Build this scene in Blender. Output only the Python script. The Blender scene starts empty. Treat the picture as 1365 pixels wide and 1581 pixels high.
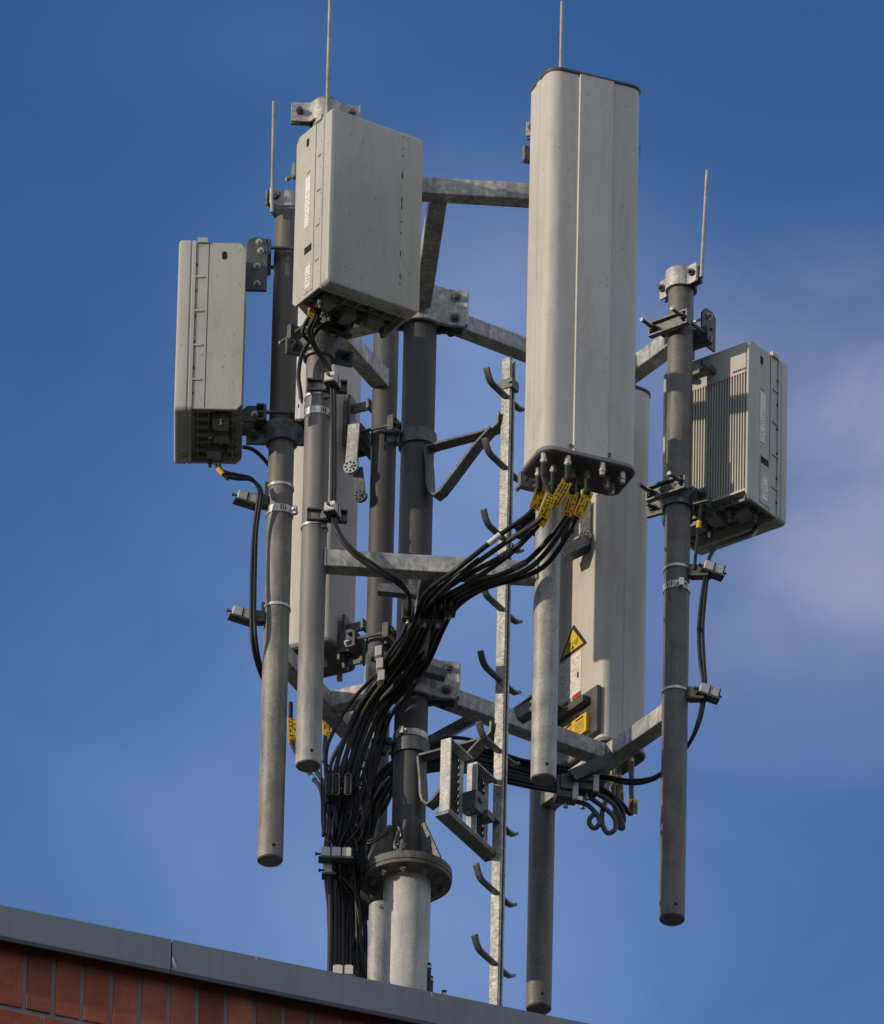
import bpy, bmesh, math, random
from mathutils import Vector, Matrix
random.seed(7)
R = math.radians
scene = bpy.context.scene
# ------------------------------------------------------------------ camera
PITCH, ROLL, F, CX, CY = R(31), 0.0225, 28000.0, 682.5, 790.5
U = 0.002                                   # metres per picture pixel at the mast
r0 = Vector((1, 0, 0)); f = Vector((0, math.cos(PITCH), math.sin(PITCH))); u0 = Vector((0, -math.sin(PITCH), math.cos(PITCH)))
rv = r0*math.cos(ROLL) + u0*math.sin(ROLL); uv = u0*math.cos(ROLL) - r0*math.sin(ROLL)
ray0 = f + rv*((636-CX)/F) + uv*((CY-1058)/F)
CAM = Vector((0, 0, 1.6)) - Vector((1, 1, 0))*0
P0 = CAM + ray0*56.0
shift = Vector((-P0.x, -P0.y, 0)); CAM = CAM + shift; P0 = P0 + shift       # mast axis at x = y = 0
cam_d = bpy.data.cameras.new('camera'); cam = bpy.data.objects.new('camera', cam_d); scene.collection.objects.link(cam)
cam.matrix_world = Matrix(((rv.x, uv.x, -f.x, CAM.x), (rv.y, uv.y, -f.y, CAM.y), (rv.z, uv.z, -f.z, CAM.z), (0, 0, 0, 1)))
cam_d.sensor_fit = 'HORIZONTAL'; cam_d.sensor_width = 36; cam_d.lens = 36*F/1365; cam_d.clip_end = 20000; cam_d.clip_start = 0.5
scene.camera = cam
# ------------------------------------------------------------------ world, sun, exposure
SUN_EL, SUN_FRONT = R(12.5), R(25)
to_sun = Vector((-math.cos(SUN_EL)*math.cos(SUN_FRONT), -math.cos(SUN_EL)*math.sin(SUN_FRONT), math.sin(SUN_EL)))
world = bpy.data.worlds.new('World'); scene.world = world; world.use_nodes = True
nt = world.node_tree; nt.nodes.clear()
def N(nt, t, **kw):
    n = nt.nodes.new(t)
    for k, v in kw.items():
        if k in n.inputs.keys(): n.inputs[k].default_value = v
        else: setattr(n, k, v)
    return n
wo = N(nt, 'ShaderNodeOutputWorld'); bg = N(nt, 'ShaderNodeBackground'); bg.inputs[1].default_value = 0.1
VEIL = (4.5, .10); MISTC = (3.5, 4.7, 7.9); VEILC = (2.0, 3.3, 6.8); PATCHC = (4.0, 4.05, 5.3); SKYTINT = (.52, .86, 1.24); BIGC = (6.4, 6.5, 7.0)
sky = N(nt, 'ShaderNodeTexSky', sky_type='NISHITA', sun_disc=False, sun_elevation=SUN_EL, altitude=0, air_density=1.0, dust_density=0.3, ozone_density=3.0)
sky.sun_rotation = math.atan2(to_sun.x, to_sun.y)
tc = N(nt, 'ShaderNodeTexCoord')
# thin high cloud: soft noise in the direction of view, denser towards the horizon
def wmath(op, a, b=None, c=None):
    n = nt.nodes.new('ShaderNodeMath'); n.operation = op
    for i, v in enumerate((a, b, c)):
        if v is None: continue
        if hasattr(v, 'links'): nt.links.new(v, n.inputs[i])
        else: n.inputs[i].default_value = v
    return n.outputs[0]
def wdot(vec):
    n = nt.nodes.new('ShaderNodeVectorMath'); n.operation = 'DOT_PRODUCT'; nt.links.new(tc.outputs['Generated'], n.inputs[0]); n.inputs[1].default_value = vec
    return n.outputs['Value']
def cloud(scale, detail, w0, w1, off=(0, 0, 0)):
    m = N(nt, 'ShaderNodeMapping'); m.inputs['Location'].default_value = off; m.inputs['Scale'].default_value = (scale, scale, scale*1.5)
    nt.links.new(tc.outputs['Generated'], m.inputs[0])
    t = N(nt, 'ShaderNodeTexNoise'); t.inputs['Scale'].default_value = 1; t.inputs['Detail'].default_value = detail; t.inputs['Roughness'].default_value = .5; t.inputs['Distortion'].default_value = .6
    nt.links.new(m.outputs[0], t.inputs['Vector'])
    r_ = N(nt, 'ShaderNodeMapRange', interpolation_type='SMOOTHSTEP'); r_.inputs[1].default_value = w0; r_.inputs[2].default_value = w1
    nt.links.new(t.outputs[0], r_.inputs[0]); return r_.outputs[0]
gx, gy = wdot(rv), wdot(uv)                 # bearing and height of the direction of view
def patch(px, py, sx, sy, amp):
    a = wmath('MULTIPLY', wmath('SUBTRACT', gx, (px-CX)/F), F/sx); b = wmath('MULTIPLY', wmath('SUBTRACT', gy, (CY-py)/F), F/sy)
    q = wmath('ADD', wmath('MULTIPLY', a, a), wmath('MULTIPLY', b, b))
    return wmath('MULTIPLY', wmath('EXPONENT', wmath('MULTIPLY', q, -1.0)), amp)
def wmix(fac, a, col, mode='MIX'):
    m = N(nt, 'ShaderNodeMix', data_type='RGBA', blend_type=mode)
    if hasattr(fac, 'links'): nt.links.new(fac, m.inputs[0])
    else: m.inputs[0].default_value = fac
    nt.links.new(a, m.inputs[6]); m.inputs[7].default_value = (*col, 1); return m.outputs[2]
c1 = cloud(60, 3, .3, .7, (3.1, 7.7, 1.3)); c2 = cloud(85, 7, .34, .66, (8.3, 2.1, 5.5))
veil = wmath('MINIMUM', wmath('MAXIMUM', wmath('MULTIPLY_ADD', gy, -VEIL[0], VEIL[1]), 0.0), .6)
c0 = wmix(1.0, sky.outputs[0], SKYTINT, 'MULTIPLY')
c0 = wmix(wmath('MULTIPLY', veil, wmath('MULTIPLY_ADD', c1, .5, .7)), c0, VEILC)
mist = wmath('ADD', wmath('ADD', patch(720, 640, 300, 330, .37), patch(640, 1380, 420, 430, .27)), wmath('ADD', patch(180, 1250, 260, 220, .08), patch(430, 60, 240, 110, .05)))
c0 = wmix(wmath('MULTIPLY', mist, wmath('MULTIPLY_ADD', c1, .35, .82)), c0, MISTC)
pp = wmath('ADD', patch(1390, 730, 280, 270, .50), patch(1300, 960, 260, 200, .24))
pp = wmath('ADD', pp, wmath('ADD', patch(1130, 540, 230, 130, .17), patch(760, 400, 180, 120, .17)))
c0 = wmix(wmath('MULTIPLY', pp, wmath('MULTIPLY_ADD', c2, .6, .62)), c0, PATCHC)
# broken bright cloud, added outside this view to fill the shaded sides
away = N(nt, 'ShaderNodeMapRange', interpolation_type='SMOOTHSTEP'); nt.links.new(wdot(f), away.inputs[0]); away.inputs[1].default_value = .985; away.inputs[2].default_value = .80
big = cloud(2.2, 5, .36, .55, (4.2, 1.7, 0.4))
c0 = wmix(wmath('MULTIPLY', wmath('MULTIPLY', away.outputs[0], big), .85), c0, BIGC)
nt.links.new(c0, bg.inputs[0]); nt.links.new(bg.outputs[0], wo.inputs[0])
sun_d = bpy.data.lights.new('sun', 'SUN'); sun = bpy.data.objects.new('sun', sun_d); scene.collection.objects.link(sun)
sun_d.energy = 2.7; sun_d.angle = R(0.5); sun_d.color = (1.0, 0.85, 0.64)
sun.rotation_euler = to_sun.to_track_quat('Z', 'Y').to_euler(); sun.location = (-20, -10, 60)
scene.view_settings.view_transform = 'Standard'; scene.view_settings.look = 'None'; scene.view_settings.gamma = 1
scene.view_settings.exposure = 0.08
scene.cycles.max_bounces = 6
# ------------------------------------------------------------------ picture helpers (px units, origin = mast axis at lower arms)
def at(px, py, Y):
    """point of the ray through pixel (px,py) at distance Y (px units) behind the mast axis"""
    d = f + rv*((px-CX)/F) + uv*((CY-py)/F)
    t = (P0.y + Y*U - CAM.y)/d.y
    return (CAM + d*t - P0)/U
def zat(X, Y, py):
    v0 = P0 + Vector((X, Y, 0))*U - CAM; k = (CY-py)/F
    return ((k*v0.dot(f) - v0.dot(uv))/(uv.z - k*f.z))/U
def proj(p):
    v = P0 + Vector(p)*U - CAM; d = v.dot(f)
    return CX + F*v.dot(rv)/d, CY - F*v.dot(uv)/d
def vec(deg, l=1.0): return Vector((math.cos(R(deg))*l, math.sin(R(deg))*l, 0))
# ------------------------------------------------------------------ mesh builder
class MB:
    def __init__(s, M=None): s.v = []; s.f = []; s.m = []; s.M = M or Matrix.Identity(4); s.mi = 0
    def add(s, vs, fs):
        b = len(s.v); s.v += [s.M @ Vector(p) for p in vs]
        for q in fs: s.f.append([b+i for i in q]); s.m.append(s.mi)
        return s
    def box(s, c, d, rot=None):
        hx, hy, hz = d[0]/2, d[1]/2, d[2]/2; c = Vector(c)
        vs = [Vector((x*hx, y*hy, z*hz)) for x in (-1, 1) for y in (-1, 1) for z in (-1, 1)]
        if rot is not None: vs = [rot @ q for q in vs]
        return s.add([c+q for q in vs], [(0, 1, 3, 2), (4, 6, 7, 5), (0, 4, 5, 1), (2, 3, 7, 6), (0, 2, 6, 4), (1, 5, 7, 3)])
    def frame(s, a, b, up=(0, 0, 1)):
        z = (Vector(b)-Vector(a)).normalized(); up = Vector(up)
        if abs(z.dot(up)) > .98: up = Vector((0, 1, 0))
        x = up.cross(z).normalized(); y = z.cross(x); return x, y, z
    def bar(s, a, b, w, h, up=(0, 0, 1)):
        a, b = Vector(a), Vector(b); x, y, z = s.frame(a, b, up)
        vs = [p + x*i*w/2 + y*j*h/2 for p in (a, b) for i, j in ((-1, -1), (1, -1), (1, 1), (-1, 1))]
        return s.add(vs, [(3, 2, 1, 0), (4, 5, 6, 7), (0, 1, 5, 4), (1, 2, 6, 5), (2, 3, 7, 6), (3, 0, 4, 7)])
    def cyl(s, a, b, r, n=16, r2=None, cap=True):
        a, b = Vector(a), Vector(b); r2 = r if r2 is None else r2; x, y, z = s.frame(a, b)
        vs = []
        for p, q in ((a, r), (b, r2)):
            vs += [p + x*math.cos(2*math.pi*i/n)*q + y*math.sin(2*math.pi*i/n)*q for i in range(n)]
        fs = [(i, (i+1) % n, n+(i+1) % n, n+i) for i in range(n)]
        if cap: fs += [tuple(reversed(range(n))), tuple(range(n, 2*n))]
        return s.add(vs, fs)
    def lathe(s, c, prof, n=32, a0=0, a1=360):
        """profile of (r,z) closed back on itself, turned about local z"""
        c = Vector(c); full = abs(a1-a0) >= 360; k = n if full else n+1; m = len(prof); vs = []
        for i in range(k):
            a = R(a0 + (a1-a0)*i/n)
            vs += [c + Vector((math.cos(a)*r, math.sin(a)*r, z)) for r, z in prof]
        fs = []
        for i in range(n):
            j = (i+1) % k
            for q in range(m):
                p = (q+1) % m; fs.append((i*m+q, j*m+q, j*m+p, i*m+p))
        if not full: fs += [tuple(reversed(range(m))), tuple(range((k-1)*m, k*m))]
        return s.add(vs, fs)
    def ring(s, c, ri, ro, h, n=32, a0=0, a1=360): return s.lathe(c, [(ri, -h/2), (ro, -h/2), (ro, h/2), (ri, h/2)], n, a0, a1)
    def prism(s, poly, z0, z1):
        n = len(poly); vs = [(x, y, z0) for x, y in poly] + [(x, y, z1) for x, y in poly]
        return s.add(vs, [tuple(reversed(range(n))), tuple(range(n, 2*n))] + [(i, (i+1) % n, n+(i+1) % n, n+i) for i in range(n)])
    def plate(s, poly, o, ax, ay, t):
        """flat outline poly in axes ax,ay at o, thickness t"""
        o, ax, ay = Vector(o), Vector(ax).normalized(), Vector(ay).normalized(); nn = ax.cross(ay)*t/2; n = len(poly)
        vs = [o + ax*x + ay*y - nn for x, y in poly] + [o + ax*x + ay*y + nn for x, y in poly]
        return s.add(vs, [tuple(reversed(range(n))), tuple(range(n, 2*n))] + [(i, (i+1) % n, n+(i+1) % n, n+i) for i in range(n)])
    def loft(s, rings):
        n = len(rings[0]); vs = [p for r_ in rings for p in r_]; fs = []
        for k in range(len(rings)-1):
            for i in range(n): fs.append((k*n+i, k*n+(i+1) % n, (k+1)*n+(i+1) % n, (k+1)*n+i))
        fs += [tuple(reversed(range(n))), tuple(range((len(rings)-1)*n, len(rings)*n))]
        return s.add(vs, fs)
    def tube(s, path, r, n=10):
        P = [Vector(p) for p in path]; x = None; rings = []
        for i, p in enumerate(P):
            t = (P[min(i+1, len(P)-1)] - P[max(i-1, 0)]).normalized()
            if x is None: x = t.cross(Vector((0, 1, 0.1))).normalized()
            x = (x - t*x.dot(t)).normalized(); y = t.cross(x)
            rings.append([p + x*math.cos(2*math.pi*k/n)*r + y*math.sin(2*math.pi*k/n)*r for k in range(n)])
        return s.loft(rings)
    def strip(s, path, w, t, wdir):
        """flat bar: width w along wdir, thickness t across the path"""
        P = [Vector(p) for p in path]; wd = Vector(wdir).normalized(); rings = []
        for i, p in enumerate(P):
            d = Vector((0, 0, 0))
            if i > 0: d += (P[i]-P[i-1]).normalized()
            if i < len(P)-1: d += (P[i+1]-P[i]).normalized()
            d.normalize(); q = d.cross(wd).normalized(); k = 1.0
            rings.append([p + wd*w/2 + q*t/2, p - wd*w/2 + q*t/2, p - wd*w/2 - q*t/2, p + wd*w/2 - q*t/2])
        return s.loft(rings)
    def bolt(s, p, d, r=4, h=4):
        p, d = Vector(p), Vector(d).normalized(); s.cyl(p, p+d*1.2, r*1.5, 14); s.cyl(p+d*1.2, p+d*(1.2+h), r, 6); s.cyl(p+d*(1.2+h), p+d*(h+3.5), r*.55, 8)
        return s
def spline(pts, k=8):
    P = [Vector(p) for p in pts]; out = []
    for i in range(len(P)-1):
        a = P[max(i-1, 0)]; b = P[i]; c = P[i+1]; d = P[min(i+2, len(P)-1)]
        for j in range(k):
            t = j/k; out.append(0.5*((2*b) + (c-a)*t + (2*a-5*b+4*c-d)*t*t + (3*b-a-3*c+d)*t*t*t))
    out.append(P[-1]); return out
def rrect(w, d, r, n=5, cx=0, cy=0, rb=None):
    """rounded rectangle; rb = radius of the two back (+y) corners"""
    rb = r if rb is None else rb; pts = []
    for (sx, sy, a, q) in ((1, -1, -90, r), (1, 1, 0, rb), (-1, 1, 90, rb), (-1, -1, 180, r)):
        for i in range(n+1):
            t = R(a+90*i/n); pts.append((cx + sx*(w/2-q) + math.cos(t)*q, cy + sy*(d/2-q) + math.sin(t)*q))
    return pts
def frameM(X, Y, Z, yaw=0): return Matrix.Translation((X, Y, Z)) @ Matrix.Rotation(R(yaw), 4, 'Z')
# ------------------------------------------------------------------ scene helpers
C = scene.collection
def thing(name, loc, label, cat, group=None):
    o = bpy.data.objects.new(name, None); o.empty_display_size = .05; C.objects.link(o)
    o.location = P0 + Vector(loc)*U; o['label'] = label; o['category'] = cat; o['kind'] = 'thing'
    if group: o['group'] = group
    o['_c'] = tuple(loc); return o
def obj(name, mb, mat, parent=None, bevel=0, loc=None, angle=35, label=None):
    """mesh object in px units -> metres; children are built round their parent's base"""
    c = Vector(parent['_c']) if parent is not None else Vector(loc or (0, 0, 0))
    me = bpy.data.meshes.new(name); me.from_pydata([(p-c)*U for p in mb.v], [], mb.f)
    for m in (mat if isinstance(mat, (list, tuple)) else [mat]): me.materials.append(m)
    me.polygons.foreach_set('material_index', mb.m); me.polygons.foreach_set('use_smooth', [True]*len(mb.f))
    me.validate()
    b_ = bmesh.new(); b_.from_mesh(me); bmesh.ops.recalc_face_normals(b_, faces=b_.faces); b_.to_mesh(me); b_.free(); me.update(); me.set_sharp_from_angle(angle=R(angle))
    o = bpy.data.objects.new(name, me); C.objects.link(o); o['_c'] = tuple(c)
    if parent is not None: o.parent = parent
    else: o.location = P0 + c*U
    if bevel:
        b = o.modifiers.new('bevel', 'BEVEL'); b.width = bevel*U; b.segments = 2; b.limit_method = 'ANGLE'; b.angle_limit = R(40); b.harden_normals = True
    if label: o['label'] = label
    return o
def each(name, M, mat, parent, fs, bevel=0):
    for fn in fs:
        q = MB(M); fn(q); obj(name, q, mat, parent, bevel)
def solo(name, mb, mat, loc, label, cat, group=None, bevel=0, angle=35):
    o = obj(name, mb, mat, None, bevel, loc, angle); o['label'] = label; o['category'] = cat; o['kind'] = 'thing'
    if group: o['group'] = group
    return o
# ------------------------------------------------------------------ materials
def material(name): m = bpy.data.materials.new(name); m.use_nodes = True; return m, m.node_tree, m.node_tree.nodes['Principled BSDF']
def noise(nt, vec_, scale, detail=4, rough=.55, dist=0):
    t = nt.nodes.new('ShaderNodeTexNoise'); t.inputs['Scale'].default_value = scale; t.inputs['Detail'].default_value = detail
    t.inputs['Roughness'].default_value = rough; t.inputs['Distortion'].default_value = dist; nt.links.new(vec_, t.inputs['Vector']); return t.outputs[0]
def ramp(nt, fac, stops):
    r_ = nt.nodes.new('ShaderNodeValToRGB'); e = r_.color_ramp.elements
    while len(e) > 1: e.remove(e[0])
    e[0].position = stops[0][0]; e[0].color = (*stops[0][1], 1)
    for p, c in stops[1:]:
        q = e.new(p); q.color = (*c, 1)
    nt.links.new(fac, r_.inputs[0]); return r_.outputs[0]
def mixc(nt, fac, a, b, mode='MIX'):
    m = nt.nodes.new('ShaderNodeMix'); m.data_type = 'RGBA'; m.blend_type = mode
    for s_, v in ((m.inputs[0], fac), (m.inputs[6], a), (m.inputs[7], b)):
        if hasattr(v, 'links'): nt.links.new(v, s_)
        elif isinstance(v, tuple): s_.default_value = (*v, 1)
        else: s_.default_value = v
    return m.outputs[2]
def coords(nt, scale=(1, 1, 1), which='Object'):
    t = nt.nodes.new('ShaderNodeTexCoord'); m = nt.nodes.new('ShaderNodeMapping'); m.inputs['Scale'].default_value = scale
    nt.links.new(t.outputs[which], m.inputs[0]); return m.outputs[0]
def bump(nt, bsdf, h, strength=.2, dist=.001):
    b = nt.nodes.new('ShaderNodeBump'); b.inputs['Strength'].default_value = strength; b.inputs['Distance'].default_value = dist
    nt.links.new(h, b.inputs['Height']); nt.links.new(b.outputs[0], bsdf.inputs['Normal'])
def galv(name, lo, hi, rough=.55, metal=.25, spangle=160, grime=(.06, .055, .045), gr=.35, zg=None, rungmarks=0):
    """weathered zinc: spangles, cloudy patina, vertical run marks; zg=(z0,z1,colour): patina and painted shade that set in with height"""
    m, nt, b = material(name); v = coords(nt); vs = coords(nt, (1, 1, .12))
    n1 = noise(nt, v, 9, 5, .6, .4); n2 = noise(nt, v, spangle, 3, .7); n3 = noise(nt, vs, 55, 4, .6)
    vo = nt.nodes.new('ShaderNodeTexVoronoi'); vo.inputs['Scale'].default_value = spangle*.8; nt.links.new(v, vo.inputs['Vector'])
    c = ramp(nt, n1, [(.32, lo), (.68, hi)])
    sp = ramp(nt, vo.outputs['Distance'], [(.1, (.72, .72, .72)), (.75, (1.25, 1.25, 1.25))])
    c = mixc(nt, .3 if 'pipe' in name else .55, c, sp, 'MULTIPLY')
    c = mixc(nt, .55 if 'pipe' in name else .8, c, ramp(nt, n2, [(.35, (.72, .72, .72)), (.65, (1.22, 1.22, 1.22))]), 'MULTIPLY')
    fg = nt.nodes.new('ShaderNodeMath'); fg.operation = 'MULTIPLY'; nt.links.new(ramp(nt, n3, [(.45, (0, 0, 0)), (.72, (1, 1, 1))]), fg.inputs[0]); fg.inputs[1].default_value = gr
    c = mixc(nt, fg.outputs[0], c, grime)
    if 'pipe' in name:                                                # scraped patches and pale oxide runs
        c = mixc(nt, .45, c, ramp(nt, noise(nt, coords(nt, (1, 1, .3)), 16, 8, .75, .8), [(.60, (1, 1, 1)), (.70, (1.9, 1.9, 1.85))]), 'MULTIPLY')
        c = mixc(nt, .5, c, ramp(nt, noise(nt, coords(nt, (1, 1, .1)), 26, 5, .6), [(.30, (.55, .5, .45)), (.42, (1, 1, 1))]), 'MULTIPLY')
    if rungmarks:                                                     # short level drip ridges of the zinc bath
        nh = noise(nt, coords(nt, (.35, .35, 1)), 210, 3, .7); c = mixc(nt, rungmarks, c, ramp(nt, nh, [(.40, (.25, .24, .22)), (.52, (1, 1, 1)), (.7, (1.35, 1.33, 1.28))]), 'MULTIPLY')
    if zg:  # darkening upward: part patina, part shade put into the base colour
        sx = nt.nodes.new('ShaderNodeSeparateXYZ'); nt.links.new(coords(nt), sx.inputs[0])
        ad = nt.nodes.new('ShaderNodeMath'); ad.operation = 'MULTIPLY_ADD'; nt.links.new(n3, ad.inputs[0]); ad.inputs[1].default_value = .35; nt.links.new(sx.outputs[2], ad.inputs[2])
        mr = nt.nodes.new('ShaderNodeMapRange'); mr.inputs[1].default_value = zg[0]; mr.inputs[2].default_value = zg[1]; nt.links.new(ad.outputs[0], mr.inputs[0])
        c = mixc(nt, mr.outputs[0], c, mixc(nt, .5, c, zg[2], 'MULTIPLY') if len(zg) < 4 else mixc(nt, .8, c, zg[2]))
    nt.links.new(c, b.inputs['Base Color']); b.inputs['Metallic'].default_value = metal
    nt.links.new(ramp(nt, n1, [(.3, (rough-.1,)*3), (.7, (rough+.12,)*3)]), b.inputs['Roughness']); bump(nt, b, n2, .35, .0006); return m
def plastic(name, col, rough=.5, var=.08, spec=.4, fine=900, streak=.12, dirt=0):
    m, nt, b = material(name); v = coords(nt); n1 = noise(nt, v, 4, 4); n2 = noise(nt, v, fine, 2, .8); n3 = noise(nt, coords(nt, (1, 1, .05)), 40, 4)
    c = mixc(nt, 1.0, col, ramp(nt, n1, [(.3, (1-var,)*3), (.7, (1+var*.5,)*3)]), 'MULTIPLY')
    c = mixc(nt, .6, c, ramp(nt, n2, [(.3, (.82,)*3), (.7, (1.12,)*3)]), 'MULTIPLY')
    if dirt:
        c = mixc(nt, dirt, c, ramp(nt, noise(nt, v, 75, 3, .5), [(.27, (.45, .42, .36)), (.33, (1, 1, 1))]), 'MULTIPLY')
        c = mixc(nt, dirt*.7, c, ramp(nt, noise(nt, coords(nt, (1, 1, .22)), 14, 6, .7, 1.2), [(.52, (1, 1, 1)), (.72, (.74, .71, .64))]), 'MULTIPLY')
    c = mixc(nt, 1.0, c, ramp(nt, n3, [(.5, (1, 1, 1)), (.75, (1-streak, 1-streak, 1-streak*1.2))]), 'MULTIPLY')
    nt.links.new(c, b.inputs['Base Color']); b.inputs['Roughness'].default_value = rough; b.inputs['Specular IOR Level'].default_value = spec
    bump(nt, b, n2, .15, .0004); return m
PALE = galv('galvanised steel pale', (.32, .315, .30), (.60, .58, .54), spangle=100)
RAILM = galv('galvanised rail', (.34, .335, .32), (.62, .60, .55), spangle=70, rungmarks=.5)
BEAM = galv('galvanised steel beams', (.24, .245, .245), (.56, .55, .51), spangle=60, gr=.65, grime=(.12, .12, .115))
POLE = galv('galvanised pipe weathered', (.17, .16, .14), (.34, .32, .28), spangle=140, zg=(.2, 1.1, (.09, .08, .072), 1))  # upper length darkened by patina plus painted shade
POLE2 = galv('galvanised pipe grey', (.24, .235, .215), (.46, .44, .40), spangle=140, gr=.25)
POLE4 = galv('galvanised pipe violet grey', (.26, .255, .235), (.50, .48, .43), spangle=140, gr=.25, zg=(-.62, -.12, (.155, .145, .138), 1))  # pale foot, darker above: patina with sun and shade painted in
POLE3 = galv('galvanised pipe brown grey', (.105, .10, .092), (.21, .195, .175), spangle=140, gr=.3)
DARKPIPE = galv('brown weathered mast pipe', (.062, .062, .066), (.10, .098, .10), rough=.6, metal=.1, spangle=200, grime=(.16, .12, .08), gr=.25)
BASEPIPE = galv('zinc sprayed base pipe', (.46, .455, .44), (.62, .61, .58), rough=.65, metal=.1, spangle=260, gr=.18)
IRON = galv('cast clamp iron', (.085, .09, .09), (.20, .205, .20), rough=.5, metal=.4, spangle=90)
DSTEEL = galv('dark steel bracket', (.055, .057, .06), (.12, .122, .125), rough=.5, metal=.4, spangle=150)
FLANGE = galv('flange steel', (.10, .097, .088), (.19, .185, .168), rough=.65, metal=.1, spangle=120, grime=(.10, .055, .03), gr=.45)
SILVER = galv('stainless band', (.45, .44, .42), (.68, .66, .62), rough=.35, metal=.55, spangle=60, gr=.1)
BOLT = galv('bolt zinc', (.35, .34, .30), (.55, .53, .47), rough=.4, metal=.5, spangle=60, gr=.1)
RADOME = plastic('radome light grey', (.56, .525, .475), .5, dirt=.75)
BOXM = plastic('radio housing grey', (.48, .475, .425), .5, dirt=.75)
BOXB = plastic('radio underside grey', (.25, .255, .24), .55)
CAPM = plastic('antenna base plate dark', (.085, .08, .075), .55)
RIM = plastic('antenna rim grey violet', (.20, .19, .19), .5)
BLACK = plastic('cable sheath black', (.016, .0155, .0155), .45, spec=.35, fine=400)
BLACKD = plastic('cable sheath dusty', (.040, .034, .031), .5, spec=.35, fine=400)
GREYC = plastic('boot grey', (.10, .10, .10), .5)
BLOCK = plastic('clamp block plastic', (.62, .60, .57), .5)
YEL = plastic('tag yellow', (.85, .47, .015), .5, var=.15)
YELS = plastic('sticker yellow', (.75, .50, .05), .4)
INK = plastic('ink black', (.02, .02, .02), .5)
WHITE = plastic('label white', (.80, .77, .74), .4)
RED = plastic('label red', (.45, .06, .04), .4)
TEAL = plastic('tape blue', (.05, .28, .42), .4)
BRASS = plastic('connector metal', (.50, .44, .34), .3)
BRASS.node_tree.nodes['Principled BSDF'].inputs['Metallic'].default_value = .6
HOLE = plastic('hole dark', (.012, .012, .012), .8)
COPING = plastic('coping sheet slate', (.195, .208, .245), .4, var=.12, streak=.15)
def brick_mat(k=1.2, g=1.1):
    m, nt, b = material('red brick'); v = coords(nt); n1 = noise(nt, v, 7, 3); n2 = noise(nt, v, 160, 4, .7)
    c = ramp(nt, n1, [(.3, (.24*k, .05*k*g, .03*k*g)), (.55, (.33*k, .075*k*g, .042*k*g)), (.75, (.38*k, .12*k*g, .07*k*g))])
    c = mixc(nt, .9, c, ramp(nt, n2, [(.3, (.65,)*3), (.7, (1.2,)*3)]), 'MULTIPLY'); nt.links.new(c, b.inputs['Base Color'])
    b.inputs['Roughness'].default_value = .9; bump(nt, b, n2, .5, .002); return m
def brick_tex():
    m, nt, b = material('brickwork'); t = nt.nodes.new('ShaderNodeTexBrick'); v = coords(nt)
    sw = nt.nodes.new('ShaderNodeSeparateXYZ'); cb = nt.nodes.new('ShaderNodeCombineXYZ'); nt.links.new(v, sw.inputs[0])
    s2 = nt.nodes.new('ShaderNodeMath'); s2.operation = 'ADD'; nt.links.new(sw.outputs[0], s2.inputs[0]); nt.links.new(sw.outputs[1], s2.inputs[1])
    nt.links.new(s2.outputs[0], cb.inputs[0]); nt.links.new(sw.outputs[2], cb.inputs[1]); nt.links.new(cb.outputs[0], t.inputs['Vector'])
    t.inputs['Scale'].default_value = 1; t.inputs['Brick Width'].default_value = .25; t.inputs['Row Height'].default_value = .083; t.inputs['Mortar Size'].default_value = .006
    t.inputs['Color1'].default_value = (.20, .055, .03, 1); t.inputs['Color2'].default_value = (.27, .08, .045, 1); t.inputs['Mortar'].default_value = (.2, .19, .18, 1)
    nt.links.new(t.outputs[0], b.inputs['Base Color']); b.inputs['Roughness'].default_value = .9; return m
BRICK, BRICKT = brick_mat(), brick_tex(); BRICKS = [BRICK, brick_mat(1.0, 1.15), brick_mat(1.35, 1.3), brick_mat(.85, 1.35)]
MORTAR = plastic('mortar grey', (.27, .245, .23), .9, spec=.1)
GRAVEL = plastic('roof gravel', (.13, .125, .115), .9, var=.3, spec=.1, fine=60)
GROUND = plastic('asphalt and grass', (.06, .065, .045), .95, var=.4, spec=.1, fine=3)
GLASS = plastic('window glass', (.04, .05, .06), .1, spec=.8)
# ================================================================== SETTING
g = MB(); g.M = Matrix.Identity(4); gz = -P0.z/U
g.box((0, 0, gz-50), (6e6/1, 6e6, 100)); go = obj('ground', g, GROUND, loc=(0, 0, gz)); go['kind'] = 'structure'
YAW_B = 19.0                                                       # bearing of the parapet
bx, by = vec(YAW_B), vec(YAW_B+90)
PY = -420.0                                                        # parapet front face, in front of the mast
A = at(0, 1397, PY); B = at(570, 1510, PY)
Ztop = zat(A.x + 0, A.y, 1397)
# find the depth line so that the coping's top edge runs through both picture points at one height
def edge_y(px, py, z):
    lo_, hi_ = -3000.0, 3000.0
    for _ in range(60):
        mid = (lo_+hi_)/2; p = at(px, py, mid)
        if p.z > z: hi_ = mid
        else: lo_ = mid
    return at(px, py, (lo_+hi_)/2)
Bp = at(570, 1512, PY); Zc = Bp.z                                   # coping top, front edge point in front of the mast
Ap = edge_y(0, 1397, Zc); yaw_b = math.degrees(math.atan2(Bp.y-Ap.y, Bp.x-Ap.x)); print('parapet yaw', yaw_b, 'z', Zc)
MBW = frameM(Bp.x, Bp.y, Zc, yaw_b)                                # local x along the parapet, y into the roof
WL, WR, DEPTH = -3600, 2900, 5000; ROOFZ = -420; OV = 16
bld = thing('brick_building', (Bp.x, Bp.y, gz), 'red brick building whose roof edge crosses the foot of the mast', 'building')
w = MB(MBW); H0 = gz - Zc
w.box(((WL+WR)/2, OV+8+DEPTH/2, (H0-650)/2), (WR-WL, DEPTH, -650-H0)); obj('wall', w, BRICKT, bld)
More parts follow.
